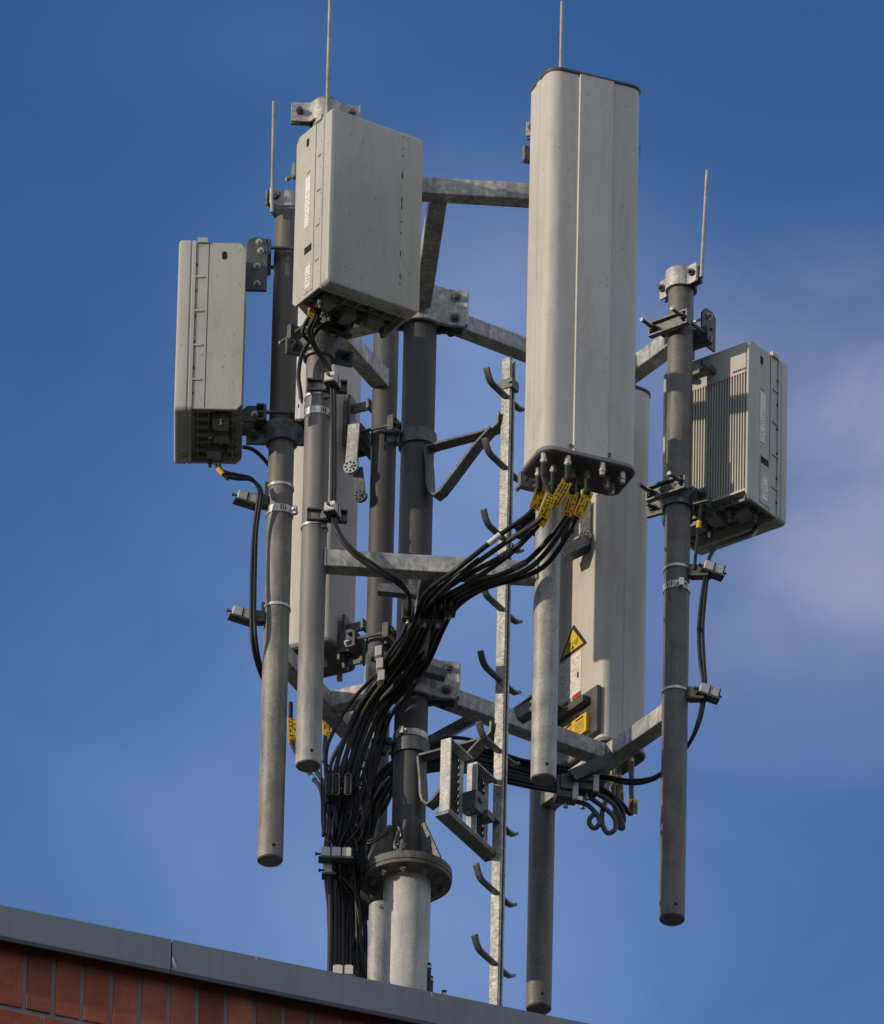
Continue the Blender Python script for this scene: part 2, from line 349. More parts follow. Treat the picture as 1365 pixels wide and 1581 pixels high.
w = MB(MBW); w.box(((WL+WR)/2, OV+16+60, -649/2-8), (WR-WL-8, 120, 649-16)); pm = obj('parapet_wall', w, MORTAR, bld)
bk = MB(MBW); P_ = 45.6
x = WL + 10
off = ((Bp.x*0))
k = 0
while x < WR-60:                                                    # soldier course under the coping
    j = random.uniform(-.6, .6); bk.mi = random.choice((0, 0, 0, 1, 1, 2, 3)); bk.box((x+P_/2, OV+15.6+j, -95), (P_-7, 4, 110)); x += P_
zr = -157.5
row = 0
while zr > -640:
    x = WL + 10 + (64 if row % 2 else 0)
    while x < WR-140:
        j = random.uniform(-.6, .6); bk.mi = random.choice((0, 0, 0, 1, 1, 2, 3)); bk.box((x+64, OV+15.6+j, zr-20), (120.5, 4, 39)); x += 128.5
    zr -= 47; row += 1
obj('brick_course', bk, BRICKS, bld, bevel=.8)
for i in range(7):
    for fl in range(6):
        wx = WL + 500 + i*850; wz = H0 + 900 + fl*1900
        if wz > -2200: continue
        q = MB(MBW); 
        for sx in (-1, 1): q.box((wx+sx*255, OV+4, wz+350), (30, 16, 760))
        for sz in (-1, 1): q.box((wx, OV+4, wz+350+sz*365), (480, 16, 30))
        q.box((wx, OV+5, wz+350), (24, 14, 700)); fr = obj('window', q, WHITE, bld)
        q = MB(MBW); q.box((wx, OV+9, wz+350), (478, 8, 698)); obj('pane', q, GLASS, fr)
cp = MB(MBW)                                                       # folded metal coping, lengths with open joints
L = 1010; xs = -315 - L*3
for i in range(7):
    x0 = xs+i*L+1.2; x1 = xs+(i+1)*L-1.2
    x0 = max(x0, WL-20); x1 = min(x1, WR+20)
    if x1 <= x0: continue
    prof = [(0, 0), (0, -52), (3, -57), (5, -57), (5, -4), (150, -4-8), (150, -60), (155, -60), (155, -8), ]
    n = len(prof); vs = [(x0, y, z) for y, z in prof] + [(x1, y, z) for y, z in prof]
    cp.add(vs, [tuple(range(n)), tuple(reversed(range(n, 2*n)))] + [((i_+1) % n, i_, n+i_, n+(i_+1) % n) for i_ in range(n)])
    cp.box((x1+1.2, 8, -30), (40, 4, 46)); 
cpo = obj('coping', cp, COPING, bld, angle=20)
dr = MB(MBW)
for (px, py, s) in ((268, 1484, 3), (271, 1490, 2), (395, 1477, 2.2), (666, 1536, 1.6)):
    pt = MBW.inverted() @ at(px, py, Bp.y + (at(px, py, 0).x-Bp.x)*math.tan(R(yaw_b)))
    dr.add([(pt.x-s*.8, -.5, pt.z+s*2), (pt.x+s*.2, -.5, pt.z+s*2.4), (pt.x+s*1.3, -.5, pt.z-s*1.4), (pt.x+s*.4, -.5, pt.z-s*2)], [(3, 2, 1, 0)])
obj('bird_dropping', dr, BLOCK, cpo)
w = MB(MBW); w.box(((WL+WR)/2, OV+140+DEPTH/2-80, ROOFZ-100), (WR-WL-300, DEPTH-320, 200)); obj('roof', w, GRAVEL, bld)
RZ = Zc + ROOFZ                                                     # roof surface height
# ================================================================== MAST
mast = thing('steel_mast', (0, 0, RZ), 'thick central steel mast with a round bolted flange near its foot', 'mast')
zF = zat(0, 0, 1355)                                                # underside level of the flange
zTop = zat(0, 0, 462)
m = MB(); m.cyl((0, 0, zF+12), (0, 0, zTop), 26, 48); obj('upper_pipe', m, DARKPIPE, mast)
m = MB(); m.cyl((0, 0, RZ), (0, 0, zF-6), 36.5, 56); m.ring((0, 0, RZ+6), 36, 90, 12, 40); obj('base_pipe', m, BASEPIPE, mast)
m = MB(); m.ring((0, 0, zF+3), 20, 69, 13, 72); m.ring((0, 0, zF-7), 20, 68, 6.6, 72); fl = obj('flange', m, FLANGE, mast, bevel=1)
for i in range(10):
    a = 36*i+12; p = vec(a, 53); m = MB(); m.cyl((p.x, p.y, zF-9), (p.x, p.y, zF+11), 3.5, 10); m.bolt((p.x, p.y, zF-10.2), (0, 0, -1), 6, 6); m.bolt((p.x, p.y, zF+9.6), (0, 0, 1), 5, 5)
    obj('bolt', m, FLANGE, fl)
for i in range(6):
    a = 60*i-100; d = vec(a); s = vec(a+90)
    m = MB(); o = Vector((0, 0, zF+9.5)) + d*25.5
    m.plate([(0, 0), (40, 0), (40, 6), (8, 76), (0, 76)], o, d, (0, 0, 1), 5); obj('gusset', m, IRON, mast, bevel=.6)
m = MB(); m.ring((0, 0, RZ+26), 36.4, 37.6, 5, 48); obj('weld_seam', m, FLANGE, mast)
# ================================================================== ANTENNA FRAMES (three alike, turned by 120 degrees)
zU = zat(0, 0, 479); zL = 0.0
S1C = Vector((24.8, -355, 0)); S2C = vec(154, 147); S3C = vec(34, 371)
SEC = [(S1C, 4, -86), (S2C, 64, 154), (S3C, -56, 34)]
HS = 179
P2 = S1C - vec(4, HS); PC = S1C + vec(4, HS)
PL = S2C - vec(64, HS); PD = S2C + vec(64, HS)
PE = S3C - vec(-56, HS); PR = S3C + vec(-56, HS)
for nm, p, yy in (('2', P2, 870), ('C', PC, 885), ('L', PL, 1000), ('D', PD, 900), ('R', PR, 1110), ('E', PE, 1240)):
    z = zat(p.x, p.y, yy); print(nm, [round(q, 1) for q in proj((p.x, p.y, z))])
def pole(fr, p, ytop, ybot, mat, r=20):
    z1 = zat(p.x, p.y, ytop); z0 = zat(p.x, p.y, ybot); m = MB(); m.cyl((p.x, p.y, z0), (p.x, p.y, z1), r, 44)
    o = obj('mounting_pole', m, mat, fr, bevel=1.2)
    h = MB(); a = -75; c = vec(a, r-.4); d = vec(a)
    h.cyl((p.x+c.x, p.y+c.y, z0+17), (p.x+c.x+d.x, p.y+c.y+d.y, z0+17), 2.6, 12); obj('drain_hole', h, HOLE, o)
    wl = MB()
    wl.lathe((p.x, p.y, z0-1), [(0.1, 0), (r-1.6, 0), (r-1.6, .8), (.1, .8)], 32); obj('end_cap', wl, IRON, o)
    return z0, z1
def tube_beam(a, b, w_=28, h_=30): m = MB(); m.bar(a, b, w_, h_); return m
LAB = ['front antenna frame of two pale poles joined by two level steel crossbars', 'left antenna frame set close to the mast, its dark poles joined by slanting crossbars',
       'right antenna frame on long arms whose crossbars slope down to a far hanging pole']
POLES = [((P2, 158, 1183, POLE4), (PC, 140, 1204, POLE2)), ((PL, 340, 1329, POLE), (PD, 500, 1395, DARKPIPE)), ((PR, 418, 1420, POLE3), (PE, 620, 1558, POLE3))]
FR = []
for i, (c, dd, nn) in enumerate(SEC):
    d, n = vec(dd), vec(nn)
    fr = thing('antenna_frame', (c.x, c.y, 0), LAB[i], 'antenna frame', 'three pole frames bolted round the mast'); FR.append(fr)
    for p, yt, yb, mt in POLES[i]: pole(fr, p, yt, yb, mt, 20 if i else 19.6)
    for z in (zL, zU):
        h = Vector((0, 0, z))
        o = obj('crossbar', tube_beam(c - d*(HS-17) + h, c + d*(HS-17) + h), BEAM, fr, bevel=2.2)
        for s in (-1, 1): wd = MB(); wd.bar(c + d*s*(HS-19) + h, c + d*s*(HS-15) + h, 30, 33); obj('weld', wd, BEAM, o, bevel=1.5)
        obj('support_arm', tube_beam(n*25 + h, c - n*14.3 + h, 28, 29), BEAM, fr, bevel=2.2)
# two-part clamps that hold the arms to the mast
def mast_clamp(zc, yaw, label):
    M = frameM(0, 0, zc, yaw); t = thing('mast_clamp', (0, 0, zc-33), label, 'clamp', 'bolted clamp plates on the mast')
    for k, nm in ((-1, 'front_half'), (1, 'back_half')):
        q = MB(M)
        path = [(-68, k*18, 0), (-38, k*18, 0), (-31, k*22, 0)] + [(math.cos(R(a))*31.5, k*(math.sin(R(a))*31.5+1), 0) for a in range(140, 39, -12)] + [(31, k*22, 0), (38, k*18, 0), (68, k*18, 0)]
        q.strip(path, 66 if k < 0 else 50, 7, (0, 0, 1)); hh = obj(nm, q, IRON if k > 0 else BEAM, t, bevel=1.2)
        for x in (-52, 52):
            for z in (-19, 19): q = MB(M); q.bolt((x, k*21.6, z), (0, k, 0), 5.5, 6); obj('bolt', q, IRON, hh)
    for x in (-70, 70): q = MB(M); q.box((x, 0, 0), (5, 46, 60)); obj('end_plate', q, BEAM, t, bevel=1)
mast_clamp(zU-2, 8, 'upper clamp plates gripping the mast just under the square grey radio box')
mast_clamp(zL+4, 8, 'lower clamp plates gripping the mast behind the thick bend of black cables')
# ================================================================== BANDS
def band(p, py, r, w_, label, slots=True, a=-90, grp='metal bands strapped round pipes'):
    z = zat(p.x, p.y-r, py); t = thing('metal_band', (p.x, p.y, z), label, 'metal band', grp); M = frameM(p.x, p.y, z, 0)
    q = MB(M); q.ring((0, 0, 0), r+.3, r+1.6, w_, 48); st = obj('strap', q, SILVER, t)
    if slots:
        q = MB(M)
        for i in range(3 if w_ > 9 else 0):
            q.ring((0, 0, 0), r+1.2, r+1.9, w_-3, 3, a+14+i*10, a+18+i*10)
        if q.v: obj('slots', q, HOLE, st)
    M2 = M @ Matrix.Rotation(R(a+75), 4, 'Z')
    q = MB(M2); q.box((r+5, 0, 0), (9, 7, w_+1)); q.cyl((r+6, -8, 0), (r+6, 8, 0), 2.6, 10); obj('screw_housing', q, SILVER, t, bevel=.5)
V0 = Vector((0, 0, 0))
band(PL, 783, 20, 13, 'wide shiny band with slots on the leftmost pole, under a cable clamp', a=-100)
band(P2, 632, 19.6, 12, 'shiny band on the front left pole beside the leftmost radio bracket', a=-90)
band(PR, 901, 20, 12, 'bright slotted band on the rightmost pole under the finned radio box', a=-150)
band(V0, 1129, 26, 11, 'flat dull band round the mast between the arms and the lower ladder bracket', slots=False, a=170)
# ================================================================== LIGHTNING RODS
def saddle_clamp(t, p, z, yaw, r, bolts_out=14, ext=24, h=22):
    M = frameM(p.x, p.y, z, yaw)
    for k in (-1, 1):
        q = MB(M); pth = [(-r-ext, k*5, 0), (-r-7, k*5, 0)] + [(math.cos(R(a))*(r+3), k*(math.sin(R(a))*(r+3)), 0) for a in range(160, 19, -14)] + [(r+7, k*5, 0), (r+ext, k*5, 0)]
        q.strip(pth, h, 4.5, (0, 0, 1)); obj('pipe_clamp', q, PALE if k < 0 else IRON, t, bevel=.8)
    for s in (-1, 1):
        q = MB(M); x = s*(r+ext*.62); q.cyl((x, -bolts_out-4, 0), (x, 10, 0), 3.4, 10); q.cyl((x, -13, 0), (x, -8, 0), 6, 6); obj('clamp_bolt', q, DSTEEL, t)
    return M
def rod(p, yc, foot, tip, r, yaw, label, ext=24, h=22, rodY=None):
    z = zat(p.x, p.y, yc); t = thing('lightning_rod', (p.x, p.y, z-h/2), label, 'lightning rod', 'thin rods clamped to the pole tops')
    saddle_clamp(t, p, z, yaw, r, ext=ext, h=h)
    Yr = p.y if rodY is None else rodY
    a = at(foot[0], foot[1], Yr); b = at(tip[0], tip[1], Yr)
    q = MB(); q.cyl(a, b, 3.1, 12, 2.7); obj('rod', q, POLE2, t)
    return t
rod(P2, 178, (505, 180), (510, -14), 19.6, 3, 'tall thin rod rising out of the frame above the square grey radio box', ext=34, h=34, rodY=P2.y-24)
rod(PL, 318, (420, 328), (423, 157), 20, 42, 'short thin rod at the top of the leftmost dark pole', ext=22, h=28, rodY=PL.y-30)
rod(PC, 200, (864, 205), (868, 3), 19.6, -8, 'thin rod standing above the tall front antenna panel', ext=26, h=26, rodY=PC.y-4)
rod(PR, 436, (1083, 428), (1092, 263), 20, -48, 'short slightly tilted rod at the top of the rightmost pole', ext=22, h=34, rodY=PR.y-34)
# ================================================================== BRACKET between pole and equipment
def pipe_bracket(t, p, z, yaw, r, gap, rods=30, mat=IRON, plates=46, drop=0, barw=76, rs=29):
    """clamp round the pole at p; local +y points to the equipment `gap` away"""
    br = MB(frameM(p.x, p.y, z, yaw)); M = br.M
    root = bpy.data.objects.new('mounting_bracket', None); C.objects.link(root); root.parent = t
    c0 = Vector(t['_c']); root.location = (Vector((p.x, p.y, z))-c0)*U; root['_c'] = (p.x, p.y, z); root.empty_display_size = .03
    q = MB(M); q.box((0, -r-6, 0), (barw, 4, 26)); q.box((0, -r-11, 11.5), (barw, 8, 4)); q.box((0, -r-11, -11.5), (barw, 8, 4))
    for s in (-1, 1): q.box((s*(barw/2-2), -r-11, 0), (4, 8, 20)); q.box((s*(r-6), -r-1, 0), (4, 8, 22))
    obj('clamp_bar', q, mat, root, bevel=1)
    for s in (-1, 1):
        q = MB(M); q.cyl((s*rs, -r-16-rods, 0), (s*rs, r+18, 0), 3, 10); q.cyl((s*rs, -r-14, 0), (s*rs, -r-9, 0), 6, 6); q.cyl((s*rs, -r-20, 0), (s*rs, -r-16, 0), 5.4, 6)
        ro = obj('threaded_rod', q, DSTEEL, root)
        q = MB(M); q.cyl((s*rs, -r-19-rods, 0), (s*rs, -r-15.9-rods, 0), 3.4, 10); obj('rod_tip', q, BOLT, ro)
    q = MB(M); q.box((0, r+7, 0), (barw-6, 5, 28)); q.box((0, r+14, 13), (barw-6, 12, 4)); q.box((0, r+14, -13), (barw-6, 12, 4)); obj('saddle', q, DSTEEL, root, bevel=1)
    q = MB(M)
    for s in (-1, 1):
        yb, ye = r+8, r+gap
        q.plate([(yb, -13), (ye, -13-drop), (ye, plates-drop-8), (ye-8, plates-drop), (yb+10, plates-drop), (yb, plates-drop-12 if plates > 30 else 13)], (s*20, 0, 0), (0, 1, 0), (0, 0, 1), 4)
    lk = obj('hinge_plate', q, DSTEEL, root, bevel=.8)
    for zz in ((0, plates-drop-14) if plates > 30 else (0,)):
        q = MB(M); y = r+8+gap*.35; q.cyl((-24, y, zz), (24, y, zz), 2.5, 10)
        for s in (-1, 1): q.bolt((s*22, y, zz), (s, 0, 0), 3.6, 4)
        obj('hinge_bolt', q, BOLT, lk)
    return root, M
def dish_collar(t, p, z, yaw, r):
    M = frameM(p.x, p.y, z, yaw); q = MB(M)
    q.lathe((0, 0, 0), [(r+1, -13), (r+5, -13), (r+7, 2), (r+13, 12), (r+13, 17), (r+9, 17), (r+1, 6)], 40)
    q.box((r+20, 0, 0), (30, 7, 26)); q.box((-r-20, 0, 0), (30, 7, 26)); c = obj('collar', q, IRON, t, bevel=1)
    for s in (-1, 1): q = MB(M); q.bolt((s*(r+24), -3.6, 0), (0, -1, 0), 5.5, 5); q.cyl((s*(r+24), -20, 0), (s*(r+24), 12, 0), 3, 10); obj('collar_bolt', q, DSTEEL, c)
# ================================================================== RADIO BOXES
def text_obj(txt, size, M, mat, parent, name='print'):
    cu = bpy.data.curves.new('t', 'FONT'); cu.body = txt; cu.size = size; cu.align_x = 'CENTER'; cu.align_y = 'CENTER'; cu.resolution_u = 2
    to = bpy.data.objects.new('t', cu); C.objects.link(to); me0 = to.to_mesh()
    q = MB(M); q.add([(v.co.x, 0, v.co.y) for v in me0.vertices], [tuple(p.vertices) for p in me0.polygons]); to.to_mesh_clear()
    bpy.data.objects.remove(to); bpy.data.curves.remove(cu)
    return obj(name, q, mat, parent)
def scribble(q, x0, x1, z0, z1, rows, y, hh=1.0, axis=0, fill=.75):
    """rows of tiny print marks on a label in the local xz (axis 0) or yz plane"""
    for i in range(rows):
        z = z1 - (i+.5)*(z1-z0)/rows; x = x0
        while x < x1-1:
            l = random.uniform(1.2, 4.2); l = min(l, x1-x)
            if random.random() < fill:
                pts = [(x, z-hh/2), (x+l, z-hh/2), (x+l, z+hh/2), (x, z+hh/2)]
                q.add([(a, y, b) for a, b in pts] if axis == 0 else [(y, a, b) for a, b in pts], [(0, 1, 2, 3)])
            x += l + random.uniform(.6, 1.6)
def radio(name, cx_, cy_, z0, yaw, H, label, side, fins=True):
    """W wide, cover in front (-y), finned body behind; side = -1/+1: the flank with labels and latch"""
    W, Dc, Db = 169, 27, 78; D = Dc+Db
    t = thing('radio_unit', (cx_, cy_, z0), label, 'radio unit', 'boxy radio antenna units on the pole tops'); M = frameM(cx_, cy_, z0, yaw)
    # cover: dished box with rounded edges, bottom corners chamfered in section
    def ring_(w_, h_, y, r_):                      # closed outline in xz at depth y
        return [(x, y, z+H/2) for x, z in rrect(w_, h_, r_, 5)]
    q = MB(M); q.loft([ring_(W-9, H-9, -D/2, 6), ring_(W-3, H-3, -D/2+1.5, 7), ring_(W, H, -D/2+5, 8), ring_(W, H, -D/2+Dc-9, 8), ring_(W-3, H-3, -D/2+Dc-8, 7), ring_(W-3, H-3, -D/2+Dc-6, 7), ring_(W, H, -D/2+Dc-5, 8), ring_(W, H, -D/2+Dc, 8)])
    cv = obj('cover', q, BOXM, t, angle=28)
    # body
    yb0, yb1 = -D/2+Dc, D/2; wb = W-12; q = MB(M)
    q.prism([(-wb/2, yb0), (wb/2, yb0), (wb/2, yb1-14), (wb/2-5, yb1-8), (-wb/2+5, yb1-8), (-wb/2, yb1-14)], 16, H-6)
    for s in (-1, 1): q.plate([(yb0, 3), (yb1-8, 3), (yb1, 12), (yb1, H-16), (yb1-8, H-5), (yb0, H-5)], (s*(wb/2+1.5), 0, 0), (0, 1, 0), (0, 0, 1), 5)
    q.box((0, yb1-4.5, H-36), (wb-4, 7, 56))
    bd = obj('body', q, BOXM, t, bevel=1.6)
    fn = MB(M); nf = 30
    for i in range(nf):
        x = -wb/2 + 5 + (wb-10)*i/(nf-1); fn.box((x, yb1-6, (H-64+14)/2+2), (1.9, 11, H-64-14))
    fn.box((0, yb1-3.5, 18), (wb-2, 7, 4)); obj('cooling_fins', fn, BOXM, t)
    hl = MB(M); hl.box((0, yb1-.8, H-64.6), (wb-6, .8, 1.0)); obj('red_line', hl, RED, bd)
    # underside: ribbed tray with connectors
    q = MB(M)
    for i in range(7): x = -wb/2 + 8 + (wb-16)*i/6; q.box((x, (yb0+yb1)/2-2, 12), (2.4, Db-14, 9))
    for i in range(4): y = yb0 + 9 + (Db-24)*i/3; q.box((0, y, 12), (wb-8, 2.4, 8))
    for (a, b, w1, w2, hh) in ((-48, -4, 26, 22, 16), (40, 6, 34, 26, 12), (0, 12, 20, 30, 18)): q.box((a, (yb0+yb1)/2+b, 6), (w1, w2, hh))
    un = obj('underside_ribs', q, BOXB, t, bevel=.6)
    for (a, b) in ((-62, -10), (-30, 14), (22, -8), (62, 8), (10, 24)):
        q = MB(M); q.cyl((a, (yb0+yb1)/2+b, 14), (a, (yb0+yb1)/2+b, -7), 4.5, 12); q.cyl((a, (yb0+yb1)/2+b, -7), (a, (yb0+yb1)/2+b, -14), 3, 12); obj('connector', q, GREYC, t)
    q = MB(M); q.ring((-side*52, -D/2+14, -.4), 4.6, 5.6, 1, 20); obj('port_ring', q, BOXB, cv)
    # flank: slot, panel seam, clips along the cover joint
    sx = side*(wb/2+4.1); q = MB(M)
    q.plate([(math.cos(R(a))*4, math.sin(R(a))*4+(7 if math.sin(R(a)) > 0 else 0)) for a in range(0, 360, 30)], (sx, yb1-34, H-32), (0, 1, 0), (0, 0, 1), .8)
    q.box((sx, yb0+20, H/2), (.5, .9, H-12)); obj('slot', q, HOLE, bd)
    for k in range(4): q = MB(M); zc = H*(.18+.2*k); q.box((sx+side*.6, yb0+7, zc), (2.4, 13, 4)); obj('clip', q, BOXM, bd, bevel=.8)
    q = MB(M); q.box((sx, yb0+10, H-3), (7, 16, 9)); obj('clip', q, BOXM, bd, bevel=.8)
    for k in range(6): q = MB(M); zc = H*(.1+.15*k); q.box((sx-side*.5, yb0+1.2, zc), (3, 2.4, 4)); obj('screw', q, HOLE, bd)
    if side < 0:
        lb = MB(M); lb.box((sx-.3, yb1-38, H*.56), (.8, 14, 92)); lo_ = obj('data_label', lb, WHITE, bd)
        pr = MB(M); scribble(pr, yb1-44, yb1-33, H*.42, H*.62, 12, sx-.9, 1.1, 1, .6); obj('print', pr, GREYC, lo_)
        pr = MB(M); pr.box((sx-.8, yb1-38, H*.735), (.6, 9, 4)); obj('orange_mark', pr, YEL, lo_)
        rc = MB(M); rc.box((sx-.4, yb1-46, 53), (1, 26, 86)); pn = obj('latch_panel', rc, BOXM, bd, bevel=.4)
        rc = MB(M); rc.box((sx-1, yb1-44, 88), (.8, 20, 12)); obj('handle_recess', rc, HOLE, pn)
        rc = MB(M); rc.box((sx-1, yb1-45, 40), (.8, 14, 44)); p2_ = obj('white_label', rc, WHITE, pn)
        pr = MB(M); scribble(pr, yb1-50, yb1-39, 24, 52, 5, sx-1.6, 1.4, 1, .5)
        for kk in range(3): pr.add([(sx-1.6, yb1-51+kk*5, 58), (sx-1.6, yb1-48+kk*5, 58), (sx-1.6, yb1-49.5+kk*5, 61.5)], [(0, 1, 2)])
        obj('print', pr, INK, p2_)
    return t, M
nb = vec(32-90); c2 = P2 + nb*92 + Vector((6, 0, 0))
fcorner = c2 + vec(32)*(-84.5) + nb*52.5
z0 = zat(fcorner.x, fcorner.y, 433); z1 = zat(fcorner.x, fcorner.y, 164)
rb2, MB2 = radio('b', c2.x, c2.y, z0, 32, z1-z0, 'square grey radio box facing the viewer at the top of the front left pole', -1)
for i in range(1):                                                   # scuffed seam on the front
    q = MB(MB2); H = z1-z0; z = H-8; x = 46.0
    while z > 26:
        l = random.choice((1.5, 3, 5, 10)); q.mi = 0 if random.random() < .5 else 1
        q.add([(x-.7, -53.1, z), (x+.7, -53.1, z), (x+.7+random.uniform(-.4, .4), -53.1, z-l), (x-.7, -53.1, z-l)], [(0, 3, 2, 1)]); z -= l + random.uniform(.5, 9)
    obj('seam_scratch', q, [BLOCK, HOLE], rb2)
pipe_bracket(rb2, P2, zat(P2.x, P2.y, 262), 35+180, 19.6, 44, rods=20)
dish_collar(rb2, P2, zat(P2.x, P2.y, 545), 20, 19.6); pipe_bracket(rb2, P2, zat(P2.x, P2.y, 512), 35+180, 19.6, 40, rods=26, mat=DSTEEL, plates=30)
# left box
cl = Vector((PL.x-165+52.5-2, PL.y, 0)); near = Vector((PL.x-165, PL.y-86, 0))
z0 = zat(near.x, near.y, 631); z1 = zat(near.x, near.y, 367)
rbl, MBL = radio('b', cl.x, cl.y, z0, -90, z1-z0, 'slim grey radio box seen from its side, leftmost thing in the picture', 1)
pipe_bracket(rbl, PL, zat(PL.x, PL.y, 398), 90, 20, 42, rods=16, mat=DSTEEL, plates=18, drop=0, barw=70)
pipe_bracket(rbl, PL, zat(PL.x, PL.y, 652), 90, 20, 42, rods=10, mat=DSTEEL, plates=16, barw=70); dish_collar(rbl, PL, zat(PL.x, PL.y, 676), 0, 20)
q = MB(MBL); HL = z1-z0                                             # two tall hinge arms with round tops beside the box
for s in (1,):
    pts = [(0, 0), (33, 0), (33, 84)] + [(16.5+math.cos(R(a))*16.5, 84+math.sin(R(a))*14) for a in range(0, 181, 20)]
    q.plate(pts, (s*30, 52, HL-60), (0, 1, 0), (0, 0, 1), 6)
ha = obj('hinge_arm', q, DSTEEL, rbl, bevel=1)
for (y, z) in ((19, 88), (22, 72), (17, 44), (18, 12)): q = MB(MBL); q.bolt((33, 52+y, HL-60+z), (1, 0, 0), 3.6, 4); obj('hinge_bolt', q, BOLT, ha)
# right box
cr = PR + vec(53, 105) + Vector((10, 0, 0)); near = cr + vec(143)*(-86)*1 - vec(53)*52.5
z0 = zat(near.x, near.y, 768); z1 = zat(near.x, near.y, 517)
rbr, MBR = radio('b', cr.x, cr.y, z0, 143, z1-z0, 'grey radio box with upright cooling fins turned to the viewer, on the rightmost pole', -1)
q = MB(MBR); scribble(q, -76, -52, z1-z0-60, z1-z0-54, 1, 52.5-.6, 4, 0, .9); obj('printed_mark', q, INK, rbr)
pipe_bracket(rbr, PR, zat(PR.x, PR.y, 512), 53-90, 20, 44, rods=26, plates=56); pipe_bracket(rbr, PR, zat(PR.x, PR.y, 766), 53-90, 20, 44, rods=26, plates=20)
dish_collar(rbr, PR, zat(PR.x, PR.y, 776), -30, 20)
q = MB(frameM(PR.x, PR.y, zat(PR.x, PR.y, 556), 53-90))
for s in (-1, 1): q.bar((s*24, 24, 0), (s*24, 74, 0), 7, 9); q.bar((s*24, 74, 0), (s*24, 78, -40), 7, 9)
q.bar((-26, 52, 4), (26, 52, 4), 9, 7); obj('link_arm', q, IRON, rbr, bevel=1)
# ================================================================== PANEL ANTENNAS
def panel(cx_, cy_, yaw, ytop, ybot, ref, label, W=162, D=88, ridges=True, nconn=8, grp='tall grey panel antennas'):
    ref = Vector(ref); M0 = frameM(cx_, cy_, 0, yaw); rp = M0 @ Vector((ref.x, ref.y, 0))
    z0 = zat(rp.x, rp.y, ybot); z1 = zat(rp.x, rp.y, ytop); H = z1-z0; M = frameM(cx_, cy_, z0, yaw)
    t = thing('panel_antenna', (cx_, cy_, z0), label, 'panel antenna', grp)
    out = rrect(W, D, 22, 9, rb=14); pts = []
    for x, y in out: pts.append((x, y))
    # front face with a raised middle third, flanks with a shallow step
    n = len(out); body = []
    for i, (x, y) in enumerate(out):
        body.append((x, y)); x2, y2 = out[(i+1) % n]
        if abs(y+D/2) < .01 and abs(y2+D/2) < .01 and x < 0 < x2:
            body += [(-30, -D/2), (-28.6, -D/2-2.6), (27, -D/2-2.6), (28.4, -D/2)]
        if abs(x-W/2) < .01 and abs(x2-W/2) < .01: body += [(W/2, -6), (W/2+1.2, -5), (W/2+1.2, 8), (W/2, 9)]
        if abs(x+W/2) < .01 and abs(x2+W/2) < .01: body += [(-W/2, 9), (-W/2-1.2, 8), (-W/2-1.2, -5), (-W/2, -6)]
    q = MB(M); q.prism(body, 7, H-5); rd = obj('radome', q, RADOME, t, angle=30)
    def rim(w_, d_, r_, z): return [(x, y, z) for x, y in rrect(w_, d_, r_, 9, rb=r_*.7)]
    q = MB(M); q.loft([rim(W+1, D+1, 22, 0), rim(W+5, D+5, 24, 1.5), rim(W+5, D+5, 24, 6), rim(W+2.5, D+2.5, 23, 8.5)]); bp = obj('base_rim', q, RIM, t)
    q = MB(M); q.prism(rrect(W-3, D-3, 20, 8, rb=14), -1.4, .8); obj('base_plate', q, CAPM, bp)
    q = MB(M); q.loft([rim(W+1, D+1, 22, H-6), rim(W+4, D+4, 24, H-4), rim(W+4, D+4, 24, H-1), rim(W-2, D-2, 21, H+1.5)]); obj('top_cap', q, CAPM, t)
    for x in (-34, 30):
        q = MB(M); q.cyl((x, -D/2-.5, 15), (x, -D/2-2.4, 15), 3.6, 14); sc = obj('screw', q, RIM, rd)
        q = MB(M); q.cyl((x, -D/2-2.4, 15), (x, -D/2-2.8, 15), 1.3, 8); obj('screw_hole', q, HOLE, sc)
    return t, M, H, rd
ny = vec(22-90); pa = PC + ny*100 + Vector((8, 0, 0))
bigp, MP, HP, rdp = panel(pa.x, pa.y, 22, 104, 696, (-60, -44), 'tall broad grey antenna panel in front, with yellow tagged cables hanging below it', W=157)
pipe_bracket(bigp, PC, zat(PC.x, PC.y, 232), 22+180, 19.6, 46, rods=14, plates=24, barw=84); pipe_bracket(bigp, PC, zat(PC.x, PC.y, 735), 22+180, 19.6, 46, rods=20, plates=30)
# chip in the radome's right edge
q = MB(MP); q.add([(80.6, -18, HP-100), (81.4, -16, HP-100), (81.5, -14, HP-125), (80.9, -19, HP-122)], [(0, 1, 2, 3)]); q.add([(79, -28, HP-96), (79.5, -30.4, HP-100), (80.3, -27, HP-130), (79.5, -29, HP-128)], [(0, 1, 2, 3)]); obj('crack', q, HOLE, rdp)
CON = []
def on_base(px, py, z=-1):
    Mi = MP.inverted(); lo_, hi_ = -900.0, 100.0
    for _ in range(50):
        mid = (lo_+hi_)/2; p = Mi @ at(px, py, mid)
        if p.z > z: hi_ = mid
        else: lo_ = mid
    p = Mi @ at(px, py, (lo_+hi_)/2); return p.x, p.y
cpos = [on_base(a, b) for a, b in ((840, 701), (832, 722), (855, 716), (877, 705), (884, 725), (892, 735), (907, 726), (930, 716), (937, 735), (961, 728), (944, 745))]
for i, (x, y) in enumerate(cpos):
    q = MB(MP); q.cyl((x, y, -1), (x, y, -12), 5, 14); q.cyl((x, y, -12), (x, y, -16), 6.2, 6); q.cyl((x, y, -16), (x, y, -22), 4.4, 12)
    obj('connector', q, BRASS, bigp); CON.append(MP @ Vector((x, y, -20)))
pr_c = PE + vec(34, 71) + vec(-56, 44)
rp, MRP, HRP, rdr = panel(pr_c.x, pr_c.y, 124, 606, 1168, (-81, -44), 'tall grey antenna panel behind the right poles, with a yellow warning triangle')
